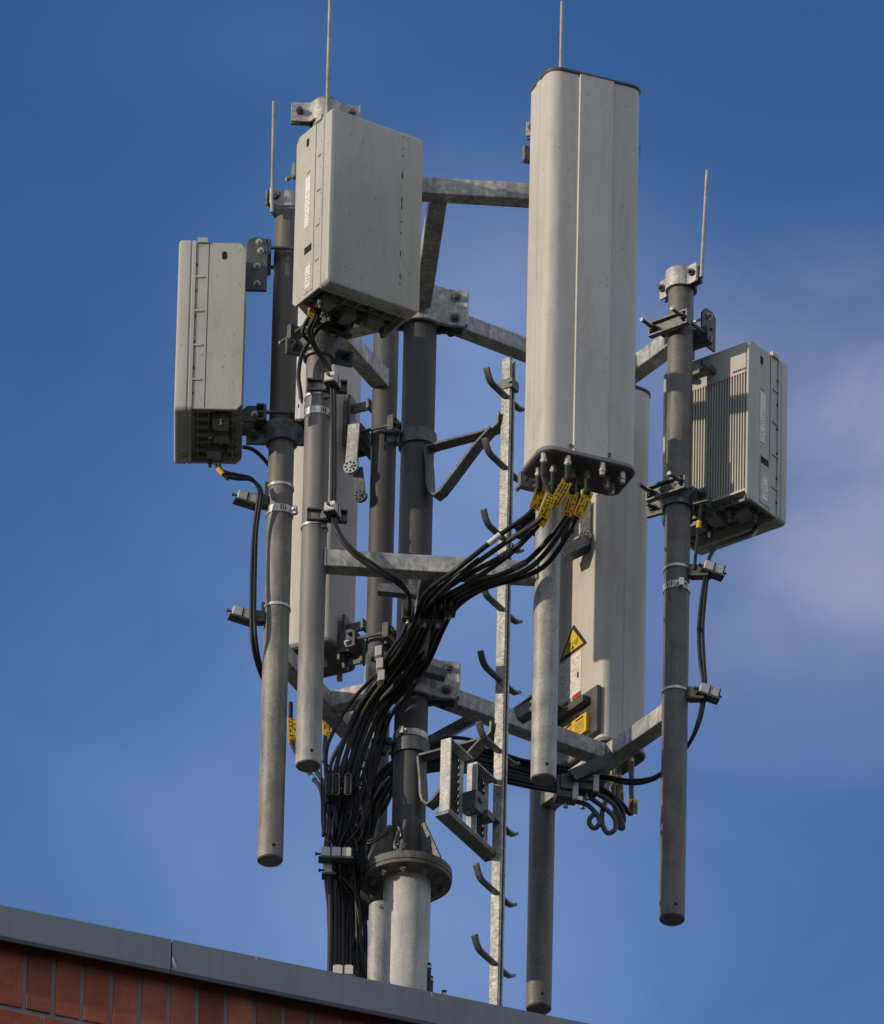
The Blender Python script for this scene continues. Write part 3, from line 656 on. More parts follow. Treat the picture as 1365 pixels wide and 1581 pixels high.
# far right panel: which flank faces where: back (+y) looks left-front, -x... stickers sit on the back
pl_c = PD + vec(154, 106)
lp, MLP, HLP, rdl = panel(pl_c.x, pl_c.y, 244, 470, 1035, (-50, 44), 'narrow grey antenna panel half hidden behind the two left poles', W=100)
for (t, p, y_, yw, g_) in ((rp, PE, 815, 124+180, 26), (rp, PE, 1100, 124+180, 26), (lp, PD, 675, 244+180, 46), (lp, PD, 995, 244+180, 46)):
    pipe_bracket(t, p, zat(p.x, p.y, y_), yw, 19.6, g_, rods=10, plates=26, mat=DSTEEL)
# tilt arms with perforated discs
def tilt_arm(t, a, b, w_, mat=IRON, wdir=(1, -.3, 0)):
    a, b = Vector(a), Vector(b); q = MB(); wd = Vector(wdir).normalized(); q.strip([a, b], w_, 4, wd); ar = obj('tilt_arm', q, mat, t, bevel=.8)
    d = (b-a).normalized(); nn = d.cross(wd).normalized()
    if nn.y > 0: nn = -nn
    q = MB(); q.cyl(b-nn*3, b+nn*4, w_*.62, 22); q.cyl(b+nn*4, b+nn*7, 3, 6); dk = obj('slotted_disc', q, mat, ar)
    q = MB(); x = wd; y = nn.cross(x)
    for k in range(8):
        c = b + nn*4 + (x*math.cos(k*.785)+y*math.sin(k*.785))*w_*.42; q.cyl(c, c+nn*.5, w_*.1, 8)
    obj('disc_holes', q, HOLE, dk)
Yl = pl_c.y-40
tilt_arm(lp, at(547, 655, 196), at(542, 722, 196), 19, PALE); tilt_arm(lp, at(552, 722, 204), at(557, 766, 204), 17, IRON)
tilt_arm(rp, at(905, 775, 300), at(904, 830, 300), 17)
q = MB(); q.bar(at(868, 858, 300), at(908, 838, 300), 26, 20); obj('tilt_channel', q, DSTEEL, rp, bevel=1)
for (px, py) in ((534, 668), (522, 1008)):                          # mounting pads and links on the back of the left panel
    zc = (at(px, py, pl_c.y) - MLP.translation).z
    q = MB(MLP); q.plate([(-44, -12), (-34, -16), (44, -16), (50, -8), (50, 6), (-30, 6), (-44, 0)], (8, 44+6, zc), (0, 0, 1), (1, 0, 0), 5); q.box((8, 44+2.5, zc), (26, 5, 70)); pd_ = obj('mounting_pad', q, IRON, lp, bevel=.8)
    for dz in (30, -30):
        q = MB(MLP); q.box((0, 44+22, zc+dz), (5, 32, 16)); q.box((0, 44+36, zc+dz), (18, 5, 18)); obj('link_plate', q, IRON, pd_, bevel=.8)
        q = MB(MLP); q.bolt((-2.6, 44+20, zc+dz), (-1, 0, 0), 4, 4); obj('link_bolt', q, DSTEEL, pd_)
# right panel: lower pad with yellow caution label
q = MB(MRP); zc = 50; q.box((-50, 44+5, zc+8), (50, 8, 84)); pad = obj('mounting_pad', q, DSTEEL, rp, bevel=1)
q = MB(MRP); q.box((-18, 44+16, zc+30), (76, 14, 13)); obj('mounting_arm', q, DSTEEL, rp, bevel=1)
q = MB(MRP); q.box((-20, 44+10, zc-10), (72, 12, 34)); yb = obj('caution_strip', q, YELS, rp, bevel=.6)
q = MB(MRP); scribble(q, -50, -24, zc-24, zc-2, 6, 44+16.4, 1.2, 0, .8); scribble(q, -18, 6, zc-24, zc-2, 6, 44+16.4, 1.2, 0, .8); q.box((-38, 60.2, zc+2), (20, .6, 3)); q.box((-6, 60.2, zc+2), (20, .6, 3)); obj('print', q, INK, yb)
def bq(px, py):                                                     # point on the right panel's back face through a pixel
    lo_, hi_ = -500.0, 900.0; Mi = MRP.inverted()
    for _ in range(50):
        mid = (lo_+hi_)/2; p = Mi @ at(px, py, mid)
        if p.y > 44: lo_ = mid
        else: hi_ = mid
    return Mi @ at(px, py, (lo_+hi_)/2)
tp = bq(886, 966); tl = bq(866, 1009); trr = bq(905, 993); print('sticker', tp, tl, trr)
cz = (tp.z + trr.z*2)/3; sx0 = tp.x; hw = abs(trr.x-tp.x); zb = trr.z-2; tp_z = tp.z
q = MB(MRP); q.plate([(-hw-1, zb), (hw+1, zb), (hw+2, zb+3), (2, tp_z), (-2, tp_z), (-hw-2, zb+3)], (sx0, 44.5, 0), (1, 0, 0), (0, 0, 1), .6); st = obj('warning_triangle', q, INK, rp)
q = MB(MRP); q.plate([(-hw+6, zb+5), (hw-6, zb+5), (0, tp_z-8)], (sx0, 45.1, 0), (1, 0, 0), (0, 0, 1), .5); yl = obj('yellow_field', q, YELS, st)
q = MB(MRP); cz = zb + (tp_z-zb)*.36
for s in (-1, 1):
    for rr in (6, 10, 14):
        pts = [(s*math.cos(R(a))*rr*.95, math.sin(R(a))*rr*.95) for a in range(-38, 39, 13)]
        for (a, b) in zip(pts, pts[1:]): q.bar((sx0+a[0], 45.5, cz+a[1]), (sx0+b[0], 45.5, cz+b[1]), 1.4, .4, (0, 1, 0))
q.add([(sx0-4, 45.6, zb+7), (sx0+4, 45.6, zb+7), (sx0, 45.6, cz-3)], [(0, 1, 2)]); q.cyl((sx0, 45.4, cz), (sx0, 45.7, cz), 1.6, 12); obj('radio_wave_symbol', q, INK, yl)
la, lb_ = bq(870, 1012), bq(897, 1075); lz0, lz1 = lb_.z, bq(897, 1003).z; lx0, lx1 = lb_.x, lb_.x + hw*1.75
print('label', lx0, lx1, lz0, lz1)
q = MB(MRP); q.box(((lx0+lx1)/2, 44.4, (lz0+lz1)/2+4), (abs(lx1-lx0), .6, lz1-lz0-10)); wl = obj('data_label', q, WHITE, rp)
q = MB(MRP); scribble(q, min(lx0, lx1)+5, max(lx0, lx1)-6, lz0+16, lz1-8, 13, 44.9, 1.0, 0, .55); q.box((lx0+8, 44.9, (lz0+lz1)/2), (4, .4, 9))
obj('print', q, INK, wl)
q = MB(MRP); q.box((lx0+11, 44.6, lz0+6), (22, 1, 9)); obj('red_label', q, RED, wl)
q3 = MRP @ Matrix.Translation((81.9+.9, 0, 0)) @ Matrix.Rotation(R(90), 4, 'Z')
zz = (at(938, 895, 330) - MRP.translation).z
text_obj('3', 12, q3 @ Matrix.Translation((14, 0, zz)), INK, rdr, 'number_three')
# ================================================================== LADDER
RX, RY = at(784, 640, -80).x, -80.0
zt = zat(RX, RY, 556); lad = thing('climbing_ladder', (RX, RY, RZ), 'single rail climbing ladder with hooked rungs standing right of the mast', 'ladder')
ML = frameM(RX, RY, 0, -30)                                        # local x away from the mast, local y along the rungs (away)
q = MB(ML); q.box((-6.5, 0, (RZ+zt)/2), (2.5, 15, zt-RZ)); q.box((0, -7, (RZ+zt)/2), (15, 2.5, zt-RZ)); q.box((0, 7, (RZ+zt)/2), (15, 2.5, zt-RZ)); q.box((7.5, -5, (RZ+zt)/2), (2.2, 4, zt-RZ-2)); q.box((7.5, 5, (RZ+zt)/2), (2.2, 4, zt-RZ-2))
obj('rail', q, RAILM, lad, bevel=.5)
q = MB(ML); zc = zat(RX, RY, 597); q.box((0, -9, zc), (26, 4, 17)); q.box((0, 9, zc), (26, 4, 17)); q.box((11, 0, zc), (4, 15, 17)); q.cyl((9, -14, zc), (9, 14, zc), 2.5, 8); obj('rail_clip', q, IRON, lad, bevel=.6)
for i in range(11):
    py = 617 + i*109.4
    zc = zat(RX, RY, py)
    if zc < RZ+20: break
    for s, L_, up in ((-1, 72, 20), (1, 50, 9)):
        q = MB(ML)
        q.strip([(1, s*8.3, zc), (1, s*(L_-22), zc), (1, s*(L_-15), zc+1.5), (1, s*(L_-8), zc+up*.35), (1, s*L_, zc+up)], 11, 5, (1, 0, 0))
        obj('rung', q, IRON, lad, bevel=1.6)
def ladder_bracket(py, label):
    zc = zat(0, 0, py); t = thing('ladder_bracket', (0, 0, zc), label, 'ladder bracket', 'bent flat bar brackets from mast to ladder')
    q = MB(frameM(0, 0, zc, 0)); q.ring((0, 0, 0), 26.4, 30, 24, 40); q.plate([(-14, -12), (0, -12), (6, -4), (6, 12), (-14, 12)], (-38, -16, 0), (1, 0, 0), (0, 0, 1), 4)
    q.box((-31, -14, 0), (4, 12, 26)); q.box((-50, -10, 0), (4, 16, 34)); col = obj('collar', q, IRON, t, bevel=.8)
    q = MB(frameM(0, 0, zc, 0)); q.cyl((-60, -22, 4), (-24, -22, 4), 3, 10); q.bolt((-34, -22, 4), (1, 0, 0), 5, 4); obj('collar_bolt', q, DSTEEL, col)
    T = Vector((RX, RY, 0)); base = py - 682
    def A_(px, y_, Y): return at(px - base*.0235, y_ + base, Y)
    q = MB(); q.strip([A_(663, 692, -22), A_(700, 682, -42), A_(742, 671, -62), A_(766, 663, -72), A_(773, 656, -77), A_(774, 640, -79)], 22, 4, (.5, .86, 0)); obj('upper_strut', q, IRON, t, bevel=.6)
    q = MB(); q.strip([A_(661, 694, -26), A_(664, 725, -28), A_(665, 752, -29), A_(668, 762, -30), A_(675, 767, -32), A_(684, 760, -35), A_(700, 739, -43), A_(735, 692, -60), A_(762, 662, -72)], 22, 4.5, (.5, .86, 0)); obj('lower_strut', q, IRON, t, bevel=.6)
    return t, A_
lb1, A_ = ladder_bracket(683, 'upper bent steel bracket between mast and ladder, level with the panel foot')
ladder_bracket(1160, 'lower bent steel bracket between mast and ladder, above the round flange')
# fold-up standing platform
t0_ = 10; MPl = ML @ Matrix.Translation((-t0_, 0, 0)); zb_ = (at(683, 1281, -150)).z; 
pf = thing('foot_platform', tuple(MPl @ Vector((0, -76, zb_))), 'folded perforated steel foot platform hung on the ladder beside the mast', 'foot platform')
for k, (ya, yb_, hh) in enumerate(((-152, -84, 128), (-70, -6, 128))):
    q = MB(MPl); q.box((0, ya+1, zb_+hh/2), (18, 3, hh)); q.box((0, (ya+yb_)/2, zb_+hh-1.5), (18, yb_-ya, 3)); q.box((0, (ya+yb_)/2, zb_+1.5), (18, yb_-ya, 3))
    q.box((-8, yb_-7, zb_+hh/2), (3, 14, hh-6)); q.box((-8, ya+5, zb_+hh/2), (3, 8, hh-6)); tr = obj('step_frame', q, PALE, pf, bevel=.8)
    # perforated sheet: lattice of cells left round the holes
    q = MB(MPl); y0_, y1_ = ya+8, yb_-13; nz = 19; ny_ = 7; ch = (hh-8)/nz; cw = (y1_-y0_)/ny_
    for i in range(nz):
        for j in range(ny_):
            o = (cw*.5 if i % 2 else 0); yc = y0_+(j+.5)*cw+ (o-cw*.25); zc = zb_+4+(i+.5)*ch; n_ = 6
            q.lathe(Vector((0, 0, 0)), [(0, 0)]*0, 3) if 0 else None
            ho = [(yc+math.cos(k_*math.pi/3)*cw*.22, zc+math.sin(k_*math.pi/3)*ch*.24) for k_ in range(6)]
            hx_ = [(yc+cw*.5*sx_, zc+ch*.5*sz_) for sx_, sz_ in ((1, 0), (1, 1), (-1, 1), (-1, 0), (-1, -1), (1, -1))]
            vs = [(-8, a, b) for a, b in ho] + [(-8, a, b) for a, b in hx_] + [(-5, a, b) for a, b in ho]
            q.add(vs, [(i_, (i_+1) % 6, 6+(i_+1) % 6, 6+i_) for i_ in range(6)] + [(i_, 12+i_, 12+(i_+1) % 6, (i_+1) % 6) for i_ in range(6)])
    obj('perforated_sheet', q, IRON, tr)
q = MB(MPl); q.box((-2, -78, zb_-5), (24, 158, 7)); obj('bottom_bar', q, IRON, pf, bevel=.8)
q = MB(MPl); q.box((4, -68, zb_+52), (26, 36, 34)); q.box((14, -50, zb_+38), (20, 20, 14)); q.cyl((18, -72, zb_+56), (21, -72, zb_+56), 6, 14); obj('hinge_block', q, IRON, pf, bevel=1.2)
# ================================================================== STUB PIPE, FITTINGS
sp = at(586, 1450, -120); zs = zat(sp.x, sp.y, 1398)
t = thing('vent_pipe', (sp.x, sp.y, RZ), 'short closed pipe stub standing in front of the mast foot', 'pipe')
q = MB(); q.cyl((sp.x, sp.y, RZ), (sp.x, sp.y, zs-2), 17.2, 36); q.cyl((sp.x, sp.y, zs-2), (sp.x, sp.y, zs), 17.2, 36, 15.5); obj('tube', q, POLE2, t)
q = MB(); q.cyl((sp.x+2, sp.y-16.8, zs-12), (sp.x+2, sp.y-18.8, zs-12), 3.6, 14); obj('screw', q, IRON, t)
for k, (px, py0, py1, lab) in enumerate(((662, 1488, 1530, 'taller black pipe fitting right of the mast foot'), (665, 1508, 1534, 'shorter black pipe fitting right of the mast foot'), (686, 1530, 1545, 'low black knob on the roof right of the mast foot'))):
    a = at(px, py0, -10+k*5); t = thing('pipe_fitting', (a.x, a.y, RZ), lab, 'fitting')
    q = MB(); q.cyl((a.x, a.y, RZ), (a.x, a.y, a.z), 4, 14); obj('stem', q, BLACK, t)
    q = MB(); q.cyl((a.x, a.y, a.z-9), (a.x, a.y, a.z-5), 4.8, 14); obj('nut', q, BRASS, t)
# ================================================================== CABLES
def cable(pts, r, label, grp, mat=None, name='cable', cat='cable', raw=False, n=10):
    P = [Vector(p) if raw else at(*p) for p in pts]; q = MB(); q.tube(spline(P, 8), r, n)
    o = solo(name, q, mat or BLACK, tuple(P[0]), label, cat, grp, angle=60); return o, P
def sleeve(o, P, k, r, mat, nm, l=.5):
    S = spline(P, 8); i = int(k*(len(S)-1)); a, b = S[i], S[min(i+3, len(S)-1)]; d = (b-a).normalized(); q = MB(); q.cyl(a, a+d*26*l, r, 14); return obj(nm, q, mat, o)
def tag(o, pa, pb, w_, facing=(0.25, -1, -.2), off=6):
    pa, pb = Vector(pa), Vector(pb); d = (pb-pa); L_ = d.length; d.normalize(); fc = Vector(facing); s = d.cross(fc).normalized(); nn = s.cross(d).normalized()
    if nn.y > 0: nn = -nn
    c = (pa+pb)/2 + nn*off; M = Matrix((( s.x, nn.x, d.x, c.x), (s.y, nn.y, d.y, c.y), (s.z, nn.z, d.z, c.z), (0, 0, 0, 1)))
    q = MB(M); rows = []
    for k in range(6):
        z = -L_/2+L_*k/5; b = -2.2*((k/5-.5)*2)**2; rows.append([(-w_/2, b+.6, z), (w_/2, b+.6, z), (w_/2, b-.6, z), (-w_/2, b-.6, z)])
    q.loft(rows); tg = obj('name_tag', q, YEL, o, angle=60)
    pr = MB(M)
    for z in (-L_/2+3, L_/2-3):
        pr.box((0, -1.2, z), (w_*.42, .8, 2)); 
    for j in range(3):
        z = -L_/2+7
        while z < L_/2-8:
            l = random.uniform(1.5, 4)
            if random.random() < .62: b = -2.2*((z/L_)*2)**2; x = (j-1)*w_*.27; pr.add([(x-1.1, b+1.1, z), (x+1.1, b+1.1, z), (x+1.1, b+1.1, z+l), (x-1.1, b+1.1, z+l)], [(0, 1, 2, 3)]); pr.box((x, b+1.0, z+l/2), (1.7, .5, l))
            z += l+random.uniform(1, 2.2)
    obj('tag_print', pr, INK, tg)
G1 = 'thick black cables from the tall front panel'
# end connectors: CON index -> picture guide
tagsl = ['leftmost', 'second from left', 'third from left', 'middle', 'fifth from left', 'sixth from left', 'rightmost']
ends = [(1, (836, 746), (822, 788)), (0, (849, 766), (836, 800)), (2, (842, 788), (830, 812)), (3, (874, 744), (852, 782)), (4, (884, 760), (872, 798)), (5, (890, 770), (880, 800)), (6, (906, 760), (890, 800))]
mids = [(772, 826), (780, 838), (790, 850), (798, 846), (812, 868), (822, 874), (838, 876)]
for k, ((ci, ta, tb), mp) in enumerate(zip(ends, mids)):
    c = CON[ci]; a = at(ta[0], ta[1], c.y+8); b = at(tb[0], tb[1], c.y+12); u_ = k/6; w = random.uniform
    pts = [c, c+Vector((0, 0, -22)), a, b, at(mp[0], mp[1], -425+8*k), at(706+u_*40, 880+u_*32+w(-3, 3), -408+8*k), at(658+u_*46, 914+u_*26+w(-3, 3), -330+14*k),
           at(640+u_*44, 962+u_*10, -240+12*k), at(618+u_*44, 1005+u_*16, -140+8*k), at(588+u_*44, 1046+u_*22, -74+w(-6, 6)), at(548+u_*52, 1106+w(-6, 6), -56+k*3), at(514+u_*60+w(-4, 4), 1195, -50+k*6), at(508+u_*40+w(-3, 3), 1300, -44+k*6), at(511+u_*36, 1420, -42+k*5), at(508+u_*38, 1530, -42+k*5)]
    o, P = cable(pts, 4.1, ('thick yellow tagged cable, %s of those under the tall front panel' if k != 5 else 'untagged thick cable, %s of those under the tall front panel') % tagsl[k], G1, raw=True, mat=BLACKD if k % 2 else BLACK)
    q = MB(); q.cyl(c+Vector((0, 0, 2)), c+Vector((0, 0, -22)), 5.2, 14); obj('boot', q, BLACK, o)
    if k != 5: tag(o, a, b, 17, facing=(.3, -1, -.45), off=9)
    if k in (0, 2, 4): sleeve(o, P, .29, 4.9, GREYC if k else WHITE, 'grey_sleeve', .9)
    if k == 1: sleeve(o, P, .36, 4.8, TEAL, 'blue_tape', .6)
o, P = cable([at(*p) for p in ((740, 862, -415), (690, 905, -380), (640, 960, -240), (600, 1020, -90), (545, 1080, -60), (510, 1140, -60), (503, 1180, -56), (507, 1240, -54))], 3, 'loose black cable arching away left of the front cable bend', None, raw=True)
# trunk: many cables down the left of the mast
G2 = 'black cables running down beside the mast'
for i in range(13):
    u_ = (i*.37) % 1.0; dk = i % 2; j = lambda s: random.uniform(-s, s)
    top = (598+j(20)+dk*6, 1045+j(16), -50+dk*50+j(10)); 
    pts = [top, (556+u_*40+j(8), 1100+j(8), -30+dk*60), (508+u_*74+j(5), 1180+j(10), -20+dk*40+j(15)), (505+u_*62+j(5), 1250+j(10), -10+dk*40+j(18)), (503+u_*50+j(4), 1330, 0+dk*38+j(14)), (506+u_*48+j(6), 1420, 4+dk*34+j(14)), (508+u_*58+j(5), 1530, 4+dk*34+j(10))]
    cable(pts, random.choice((2.6, 3.2, 4.1)), 'black cable in the tangle between lower arm and roof edge, left of the mast', G2, mat=BLACKD if i % 2 else BLACK)
for i in range(10):                                                  # right-hand frame's cables joining the trunk behind the mast
    j = lambda s: random.uniform(-s, s); u_ = i/9
    pts = [(680, 1148+u_*40, 70+j(8)), (640, 1152+u_*44, 62), (612, 1172+u_*42, 52), (585+j(8), 1205+u_*45, 40), (566+j(8), 1270+u_*30, 30+j(10)), (552+j(12), 1350, 26), (556+j(12), 1440, 24), (562+j(14), 1535, 24)]
    cable(pts, 3.4, 'black cable passing behind the mast into the trunk of cables', 'black cables passing behind the mast')
# cables under the right-hand arm
G3 = 'black cables slung under the right arm'
for i in range(10):
    j = lambda s: random.uniform(-s, s); u_ = i/9
    pts = [(640, 1142+u_*44+j(2), 62), (700, 1150+u_*38+j(2), 90), (760, 1160+u_*42+j(2), 112), (820, 1178+u_*36+j(2), 140), (870, 1192+u_*30+j(2), 165), (905, 1200+u_*24, 185), (925, 1202+u_*24, 195)]
    cable(pts, 3.6, 'black cable slung level under the right arm, behind the ladder', G3)
cable([(660, 1160, 60), (672, 1146, 66), (700, 1139, 80), (740, 1146, 95), (800, 1172, 120), (880, 1185, 160)], 3, 'thin black cable humped above the bundle under the right arm', None)
G4 = 'looped cable ends under the rear right panel'
loops = [[(880, 1236, 190), (905, 1242, 196), (920, 1256, 200), (926, 1270, 202), (918, 1279, 203), (910, 1272, 203), (912, 1262, 202), (922, 1255, 206)],
         [(905, 1228, 190), (930, 1245, 200), (948, 1262, 204), (950, 1280, 206), (938, 1286, 206), (930, 1272, 206), (930, 1252, 206), (934, 1240, 220), (938, 1205, 260), (938, 1182, 300)],
         [(915, 1222, 190), (945, 1240, 204), (958, 1262, 210), (962, 1278, 212), (955, 1276, 216), (950, 1255, 230), (948, 1215, 260), (950, 1184, 300)],
         [(918, 1218, 190), (942, 1228, 205), (960, 1250, 210), (963, 1268, 214), (957, 1262, 220), (955, 1235, 240), (956, 1184, 300)],
         [(925, 1214, 190), (945, 1228, 205), (962, 1243, 214), (972, 1256, 222), (977, 1250, 230), (975, 1225, 250), (976, 1178, 300)]]
ln = ['smallest curled grey cable loop, leftmost under the rear right panel', 'largest round cable loop under the rear right panel', 'narrow cable loop beside the largest one', 'third narrow cable loop under the rear right panel', 'rightmost cable with an orange tag under the rear right panel']
for k, l in enumerate(loops):
    o, P = cable(l, 4, ln[k], G4, mat=GREYC if k < 3 else BLACK)
    if k == 4: tag(o, at(976, 1236, 240), at(976, 1258, 240), 15)
    if k in (1, 3): tag(o, at(940+k*5, 1198, 268), at(943+k*5, 1238, 258), 10, off=4)
# connectors beneath the two rear panels
for i, (x, y) in enumerate(((-60, 20), (-30, -10), (0, 18), (30, 0), (62, -18), (-66, -20))):
    q = MB(MRP); q.cyl((x, y, -1), (x, y, -20), 5, 12); q.cyl((x, y, -20), (x, y, -36), 4, 12); obj('connector', q, BRASS, rp)
for i, (x, y) in enumerate(((-40, 20), (-20, -10), (10, 18), (36, 0))):
    q = MB(MLP); q.cyl((x, y, -1), (x, y, -18), 5, 12); obj('connector', q, BRASS, lp)
# rear-left panel cables with tags
for k, (pts, ta, tb, lab) in enumerate(((((449, 1085, 200), (449, 1110, 195), (450, 1145, 180), (462, 1170, 140), (482, 1200, 90), (497, 1225, 50), (502, 1290, 20)), (449, 1112), (451, 1152), 'black cable with a yellow tag between the leftmost pole and the front left pole'),
                                       (((500, 1100, 230), (503, 1130, 220), (501, 1160, 190), (505, 1200, 100), (508, 1260, 30)), (502, 1118), (504, 1140), 'black cable with a half hidden yellow tag behind the front left pole foot'),
                                       (((470, 1110, 230), (478, 1160, 200), (488, 1190, 120), (499, 1215, 70), (500, 1290, 20)), None, None, 'untagged black cable emerging under the front left pole foot'),
                                       (((575, 1085, 100), (584, 1110, 60), (582, 1150, 40), (578, 1200, 30)), (578, 1104), (580, 1122), 'short cable with a small yellow tag left of the mast'))):
    o, P = cable(pts, 3.6, lab, 'tagged cables under the left panel')
    if ta: tag(o, at(ta[0], ta[1], pts[1][2]), at(tb[0], tb[1], pts[2][2]), 14)
    if k == 0: sleeve(o, P, .68, 4.4, TEAL, 'blue_tape', .55)
q = MB(); a = at(581, 1128, 10); q.box((a.x, a.y, a.z), (11, 2, 30)); pb_ = solo('barcode_label', q, WHITE, tuple(a), 'small white printed label flag on a cable left of the mast', 'label')
q = MB(Matrix.Translation(a)); scribble(q, -4, 4, -12, 13, 6, -1.3, 2, 0, .95); obj('print', q, INK, pb_)
# left pole's cables
G5 = 'thin cable pairs fed to the radio boxes'
for k in range(2):
    cable([(332+k*6, 716, -150), (345, 728+k*5, -150), (365, 733+k*6, -148), (388, 739+k*2, -140), (400+k*3, 756, -134), (398+k*4, 775, -128), (392+k*4, 820, -120), (389+k*5, 880, -120), (388+k*5, 945, -124), (389+k*6, 985, -120), (396+k*5, 1022, -100), (410+k*4, 1056, -60), (440, 1100, 0)], 3, 'thin black cable dropping from the slim left radio box', G5)
o, P = cable([(375, 690, -120), (390, 694, -110), (405, 706, -90), (420, 725, -76)], 3.2, 'short thick cable reaching from the left radio box behind its pole', None)
o, P = cable([(333, 718, -156), (338, 725, -156), (346, 733, -155), (352, 740, -154), (348, 736, -153)], 2.6, 'short yellow banded cable tail under the slim left radio box', None)
sleeve(o, P, .2, 3.9, YEL, 'yellow_sleeve', .5)
# front left pole's cables
for k in range(2):
    cable([(498, 462, -440), (486+k*4, 490, -440), (476+k*6, 510, -430), (483+k*3, 532, -418), (497+k*3, 555, -404), (508+k*3, 575, -398), (512+k*4, 600, -396), (513+k*4, 660, -394), (513+k*4, 740, -394), (513+k*4, 790, -396), (520+k*3, 820, -400), (545+k*2, 855-k*5, -400), (585+k*3, 884-k*6, -396), (616+k*2, 903-k*4, -380), (632, 925, -330), (626, 970, -220), (600, 1010, -120), (575, 1060, -60), (540, 1140, -40), (530, 1230, -20)], 3, 'thin black cable following the front left pole then swinging right under the crossbar', 'cable pair on the front left pole')
cable([(540, 492, -400), (518, 496, -420), (495, 505, -420), (480, 524, -410), (466, 548, -400), (461, 580, -398), (464, 606, -396), (468, 640, -392)], 3.4, 'black cable bowed out left of the front left pole under the square radio box', None)
o, P = cable([(494, 452, -432), (486, 468, -436), (478, 488, -436), (470, 502, -430), (468, 516, -425), (478, 527, -415)], 3.2, 'short black cable with a yellow sleeve under the square radio box', None)
tag(o, at(489, 464, -440), at(478, 490, -440), 9, off=4)
q = MB(); a = at(466, 632, -395); q.box(tuple(a), (8, 4, 34)); q.box((a.x-5, a.y+2, a.z-8), (10, 6, 20)); solo('cable_gland', q, WHITE, tuple(a), 'pale plug fitting beside the shiny band on the front left pole', 'cable gland', bevel=.6)
# right pole's cables
for k in range(2):
    cable([(1168, 812, 120), (1158, 824, 110), (1130, 834, 80), (1110, 842, 60), (1096, 860, 48), (1090+k*3, 885, 44), (1084+k*5, 920, 44), (1079+k*6, 970, 46), (1081+k*6, 1020, 46), (1086+k*3, 1058, 46), (1080+k*3, 1105, 50), (1066, 1145, 62), (1040, 1178, 90), (1010, 1200+k*3, 120), (975, 1205+k*5, 160), (940, 1200+k*3, 185), (915, 1198, 190)], 3, 'thin black cable hanging from the finned radio box along the rightmost pole', 'cable pair on the rightmost pole')
o, P = cable([(1084, 770, 40), (1080, 800, 38), (1076, 840, 40), (1072, 880, 42)], 2.6, 'short cable with a yellow sleeve behind the rightmost pole collar', None); sleeve(o, P, .4, 3.8, YELS, 'yellow_sleeve', .5)
o, P = cable([(1178, 800, 150), (1172, 812, 140), (1166, 822, 128), (1160, 828, 118)], 2.4, 'pale green looking wire tail under the finned radio box', None, mat=YELS)
# ================================================================== CABLE CLAMPS
def cable_clamp(px, py, Y, yaw, label, p=None, pr_=20, tilt=0, mat=BLOCK, n=2, grp='pale block cable clamps', pb=None, bar=False):
    c = at(px, py, Y); t = thing('cable_clamp', tuple(c), label, 'cable clamp', grp); M = Matrix.Translation(c) @ Matrix.Rotation(R(yaw), 4, 'Z') @ Matrix.Rotation(R(tilt), 4, 'Y')
    for i in range(n):
        q = MB(M); x = (i-(n-1)/2)*16; q.box((x, 0, 0), (15, 17, 15)); q.box((x, -1, 8.4), (10, 13, 2)); obj('block', q, mat, t, bevel=1.2)
        q = MB(M); q.box((x+8, 0, 0), (1.4, 18.4, 16.4)); obj('gasket', q, BLACK, t)
    q = MB(M); q.box((0, 0, -10), (n*16+6, 19, 3)); q.cyl((-n*8-6, 0, 0), (n*8+6, 0, 0), 1.8, 8); q.cyl((-n*8-8, 0, 0), (-n*8-5, 0, 0), 3.2, 8); obj('clamp_tray', q, DSTEEL, t, bevel=.5)
    if p is not None:
        zc = c.z+ (pb or 0); q = MB(); q.ring((p.x, p.y, zc), pr_+.3, pr_+1.6, 4.5, 40); obj('pole_strap', q, SILVER, t)
        d = Vector((c.x-p.x, c.y-p.y, 0)); d.normalize(); a = Vector((p.x, p.y, zc))+d*(pr_+1)
        q = MB(); q.bar(a+Vector((0, 0, c.z-zc)), Vector((c.x, c.y, c.z-4)) - d*4, 16, 20); q.box((a.x, a.y, (c.z+zc)/2), (8, 6, abs(zc-c.z)+16)); obj('bracket', q, DSTEEL, t, bevel=.8)
        if bar: q = MB(frameM(c.x, c.y, c.z, 4)); q.box((-8, 14, -4), (62, 4, 20)); q.box((-8, 9, 5), (62, 8, 3)); q.box((-8, 9, -13), (62, 8, 3)); obj('cross_bar', q, DSTEEL, t, bevel=.6)
    return t
cable_clamp(381, 770, -112, 15, 'pale block clamp sticking out left of the leftmost pole, the upper one', PL, 20, 10, pb=28)
cable_clamp(373, 949, -112, 15, 'pale block clamp sticking out left of the leftmost pole, the lower one', PL, 20, 10, pb=20)
cable_clamp(514, 588, -396, 70, 'block clamp holding two cables on the front left pole above the shiny band', P2, 19.6, 0, n=2, pb=-16, bar=True)
cable_clamp(514, 788, -396, 70, 'block clamp holding two cables on the front left pole just above the level crossbar', P2, 19.6, 0, n=2, pb=-16, bar=True)
cable_clamp(1101, 879, 42, 15, 'block clamp right of the rightmost pole, just under the finned radio box', PR, 20, 12, pb=6)
cable_clamp(1094, 1069, 44, 15, 'block clamp right of the rightmost pole, halfway down', PR, 20, 12, pb=6)
cable_clamp(519, 1319, -56, 0, 'row of three pale clamp blocks on the cable trunk left of the flange', n=3)
cable_clamp(508, 1344, -40, 0, 'smaller pale clamp block under the row of three on the cable trunk', n=1)
cable_clamp(530, 1501, -46, 0, 'pale clamp block on the cable trunk just above the roof edge', n=2)
